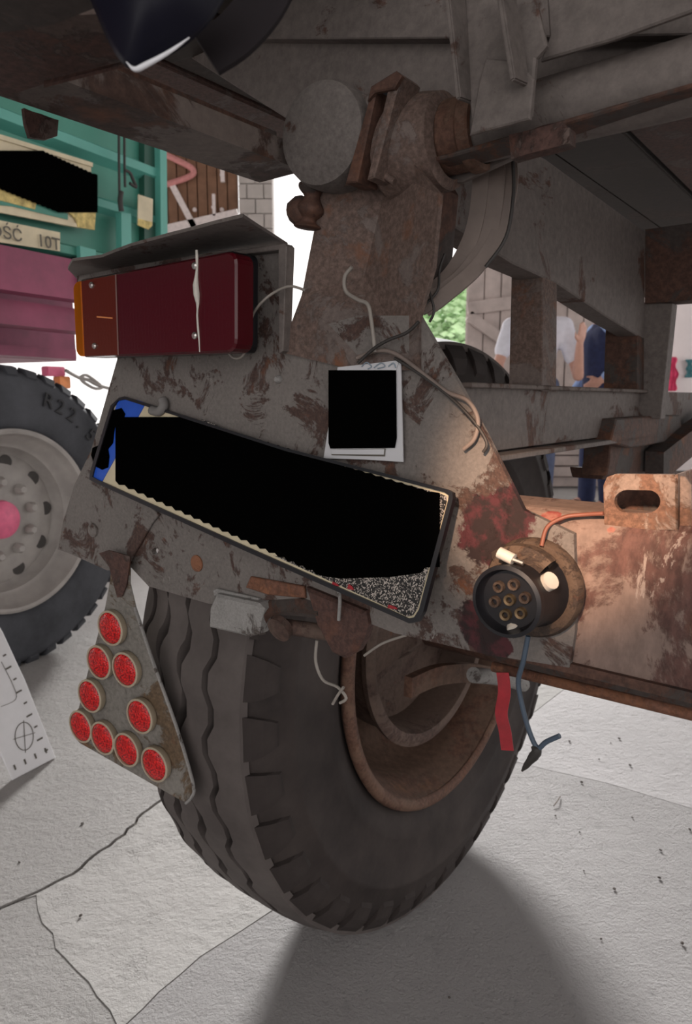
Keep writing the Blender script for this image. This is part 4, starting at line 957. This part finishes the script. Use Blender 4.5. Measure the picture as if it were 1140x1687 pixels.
# ------------------------------------------------------------------ people beyond the frame
def capsule(bm, a, b, r1, r2, seg=12):
    d = b - a; ln = d.length; A = d.normalized() if ln > 1e-6 else V((0, 0, 1)); X, Y = perp(A)
    prof = [(0, -r1)] + [(r1 * math.cos(t), -r1 * math.sin(t)) for t in (PI / 3, PI / 6, 0)] + [(r2 * math.cos(t), ln + r2 * math.sin(t)) for t in (0, PI / 6, PI / 3)] + [(0, ln + r2)]
    bm_lathe(bm, prof, a, A, X, Y, seg)
def blob(name, caps, mat, parent, voxel=.011, smooth=4):
    bm = bmesh.new()
    for c in caps: capsule(bm, *c)
    o = frombm(name, bm, mat, parent, True)
    m = o.modifiers.new('skin', 'REMESH'); m.mode = 'VOXEL'; m.voxel_size = voxel; m.use_smooth_shade = True
    s = o.modifiers.new('soften', 'SMOOTH'); s.iterations = smooth; s.factor = .5
    return o
def hand_caps(w, d, nrm_, side):
    """palm and five fingers from the wrist w along d; nrm_ is the back of the hand, side the thumb side"""
    side = side.normalized(); out = [(w, w + d * .05, .024, .026)]
    kn = w + d * .085
    for i, (o_, ln) in enumerate(((.032, .068), (.011, .078), (-.011, .072), (-.031, .056))):
        k = kn + side * o_ - d * abs(o_) * .25
        out.append((w + d * .03 + side * o_ * .6, k, .016, .0135))
        m1 = k + (d - nrm_ * .12 + side * o_ * 2).normalized() * ln * .5; out.append((k, m1, .0105, .0095))
        out.append((m1, m1 + (d - nrm_ * .35 + side * o_ * 1.5).normalized() * ln * .5, .0095, .008))
    t0 = w + d * .028 + side * .024; t1 = t0 + (side + d * .55).normalized() * .04
    out += [(t0, t1, .014, .012), (t1, t1 + (side * .5 + d).normalized() * .035, .011, .009)]
    return out
def person(loc, yaw, label, arms, top_mat, leg_mat, sleeve, h=1.76, hair=M['hair'], stride=.05, vest=None):
    root = empty('person', loc, label, 'person')
    rt = V((math.cos(yaw), math.sin(yaw), 0)); fw = V((-math.sin(yaw), math.cos(yaw), 0)); k = h / 1.76
    def q(x, y, z): return loc + rt * x * k + fw * y * k + Z * z * k
    hip = q(0, 0, .93); chest = q(0, .01, 1.28); neck = q(0, .0, 1.48); hd_ = q(0, .02, 1.64)
    body = [(hip, chest, .125, .14), (chest, q(0, 0, 1.40), .14, .10), (q(-.09, 0, 1.33), q(.09, 0, 1.33), .105, .105), (q(0, 0, 1.42), q(0, .012, 1.56), .058, .052),
            (q(0, .0, 1.66), q(0, .03, 1.67), .088, .08), (q(0, .035, 1.60), q(0, .05, 1.575), .062, .045), (q(0, .105, 1.635), q(0, .118, 1.612), .011, .015),
            (q(-.08, .0, 1.63), q(-.085, 0, 1.66), .012, .014), (q(.08, .0, 1.63), q(.085, 0, 1.66), .012, .014)]
    cloth = [(hip + Z * .02, chest, .140, .155), (chest, q(0, 0, 1.39), .152, .105), (q(-.10, 0, 1.335), q(.10, 0, 1.335), .118, .118)]
    trous = [(q(-.06, 0, .95), q(.06, 0, .95), .125, .125), (q(-.05, -.03, .9), q(.05, -.03, .9), .125, .125)]
    slv = []
    for sx, (el, wr, hd2, sd_, bk) in zip((-1, 1), arms):
        sh_ = q(.19 * sx, 0, 1.40); e = q(*el); w = q(*wr)
        body += [(q(.1 * sx, 0, 1.38), sh_, .07, .058), (sh_, e, .05, .041), (e, w, .042, .028)]
        dv = (rt * hd2[0] + fw * hd2[1] + Z * hd2[2]).normalized(); s2 = (rt * sd_[0] + fw * sd_[1] + Z * sd_[2]); b2 = (rt * bk[0] + fw * bk[1] + Z * bk[2]).normalized()
        s2 = (s2 - dv * s2.dot(dv)).normalized()
        body += hand_caps(w, dv, b2, s2)
        if sleeve == 'short': cloth += [(q(.12 * sx, 0, 1.39), sh_, .085, .072), (sh_, sh_.lerp(e, .62), .070, .066)]
        else:
            slv += [(q(.12 * sx, 0, 1.39), sh_, .085, .072), (sh_, e, .068, .058), (e, e.lerp(w, .82), .058, .044)]
        kn = q(.10 * sx, stride * sx * .6, .50); an = q(.10 * sx, stride * sx - .02, .09)
        body += [(q(.085 * sx, 0, .92), kn, .088, .056), (kn, an, .056, .038), (an, q(.105 * sx, stride * sx + .12, .035), .036, .03)]
        trous += [(q(.085 * sx, 0, .92), kn, .105, .078), (kn, q(.10 * sx, stride * sx - .02, .10), .078, .070)]
    blob('body', body, M['skin'], root, .010, 3)
    blob('shirt', cloth, vest or top_mat, root, .014)
    if slv: blob('sleeves', slv, top_mat, root, .014)
    blob('trousers', trous, leg_mat, root, .014)
    for sx in (-1, 1):
        blob('shoe', [(q(.10 * sx, stride * sx - .06, .048), q(.105 * sx, stride * sx + .06, .05), .044, .042), (q(.105 * sx, stride * sx + .05, .042), q(.11 * sx, stride * sx + .16, .036), .042, .034)], M['shoe'], root, .010)
        lathe('eye', [(0, .007), (.007, .004), (.009, 0)], q(.032 * sx, .104, 1.655), fw, M['white_plastic'], root, 12)
        lathe('pupil', [(0, .0095), (.003, .008), (.0042, .0055)], q(.032 * sx, .104, 1.655), fw, M['shoe'], root, 10)
    tube('mouth', [q(-.022, .098, 1.578), q(0, .105, 1.576), q(.022, .098, 1.578)], .0045, M['pink_metal'], root, n=3, seg=6)
    blob('hair', [(q(0, -.012, 1.69), q(0, .012, 1.70), .092, .086), (q(0, -.03, 1.64), q(0, -.03, 1.60), .082, .062)], hair, root, .012)
    return root, q
# man in the white T-shirt, half hidden by the upright, forearm raised
P1 = PZ(872, 846, 0)
_, q1 = person(V((P1.x, P1.y, 0)), PI * 0.96, 'person in a white T-shirt raising an open hand, behind the trailer frame',
       (((-.29, .10, 1.04), (-.265, .22, 1.25), (-.15, .05, 1), (.5, .5, .3), (-.3, -.8, .2)), ((.28, .05, 1.12), (.25, .18, .92), (0, .3, -1), (-.3, .8, 0), (.9, .3, 0))), M['tshirt'], plain('blue jeans', (0.10, 0.12, 0.2), 0.9), 'short', 1.78, stride=.02)
# person in navy uniform at the right, hand on the hip
P2 = PZ(978, 842, 0)
person(V((P2.x, P2.y, 0)), PI * 0.5, 'person in navy trousers and vest with light blue sleeves, standing side on',
       (((-.30, -.10, 1.16), (-.22, .08, 1.02), (.6, .5, -.4), (.2, .6, .6), (-.8, .3, .2)), ((.27, -.02, 1.12), (.24, .14, .92), (0, .3, -1), (-.3, .8, 0), (.9, .3, 0))), M['lightblue'], M['navy'], 'long', 1.76, vest=M['navy'])

# ------------------------------------------------------------------ stone chips on the floor
spots = [(915, 1345), (1020, 1218), (1038, 1262), (958, 1290), (955, 1372), (1042, 1348), (1088, 1402), (1086, 1448), (1012, 1466), (990, 1548), (1124, 1556), (938, 1222), (1006, 1225), (987, 1252), (136, 1358), (32, 1422), (133, 1510), (740, 1645), (1136, 1368), (962, 1436)]
sm = []
for v_ in range(3):
    bm = bmesh.new(); bmesh.ops.create_icosphere(bm, subdivisions=1, radius=1)
    for v in bm.verts: v.co = V((v.co.x * random.uniform(.8, 1.3), v.co.y * random.uniform(.6, 1), v.co.z * random.uniform(.4, .8)))
    zmin = min(v.co.z for v in bm.verts); bmesh.ops.translate(bm, verts=bm.verts, vec=(0, 0, -zmin))
    me = bpy.data.meshes.new('stone_chip'); bm.to_mesh(me); bm.free(); me.materials.append(M['stone']); sm.append(me)
for i, (x, y) in enumerate(spots):
    o = bpy.data.objects.new('stone_chip', sm[i % 3]); COL.objects.link(o); o.location = PZ(x, y, 0) + Z * .0005
    r = random.uniform(.0022, .0042); o.scale = (r, r, r); o.rotation_euler = (0, 0, random.uniform(0, 6))
    side = ('left', 'right')[x > 500]
    tag(o, 'tiny dark stone chip lying loose on the floor %s of the big wheel' % side, 'stone', 'stone chips %s of the wheel' % side)
tag(tube('twig', [PZ(912, 1328, .003), PZ(918, 1320, .006), PZ(923, 1312, .003)], .0012, M['bark'], None, n=3, seg=5), 'thin dark twig lying on the floor right of the wheel', 'twig')
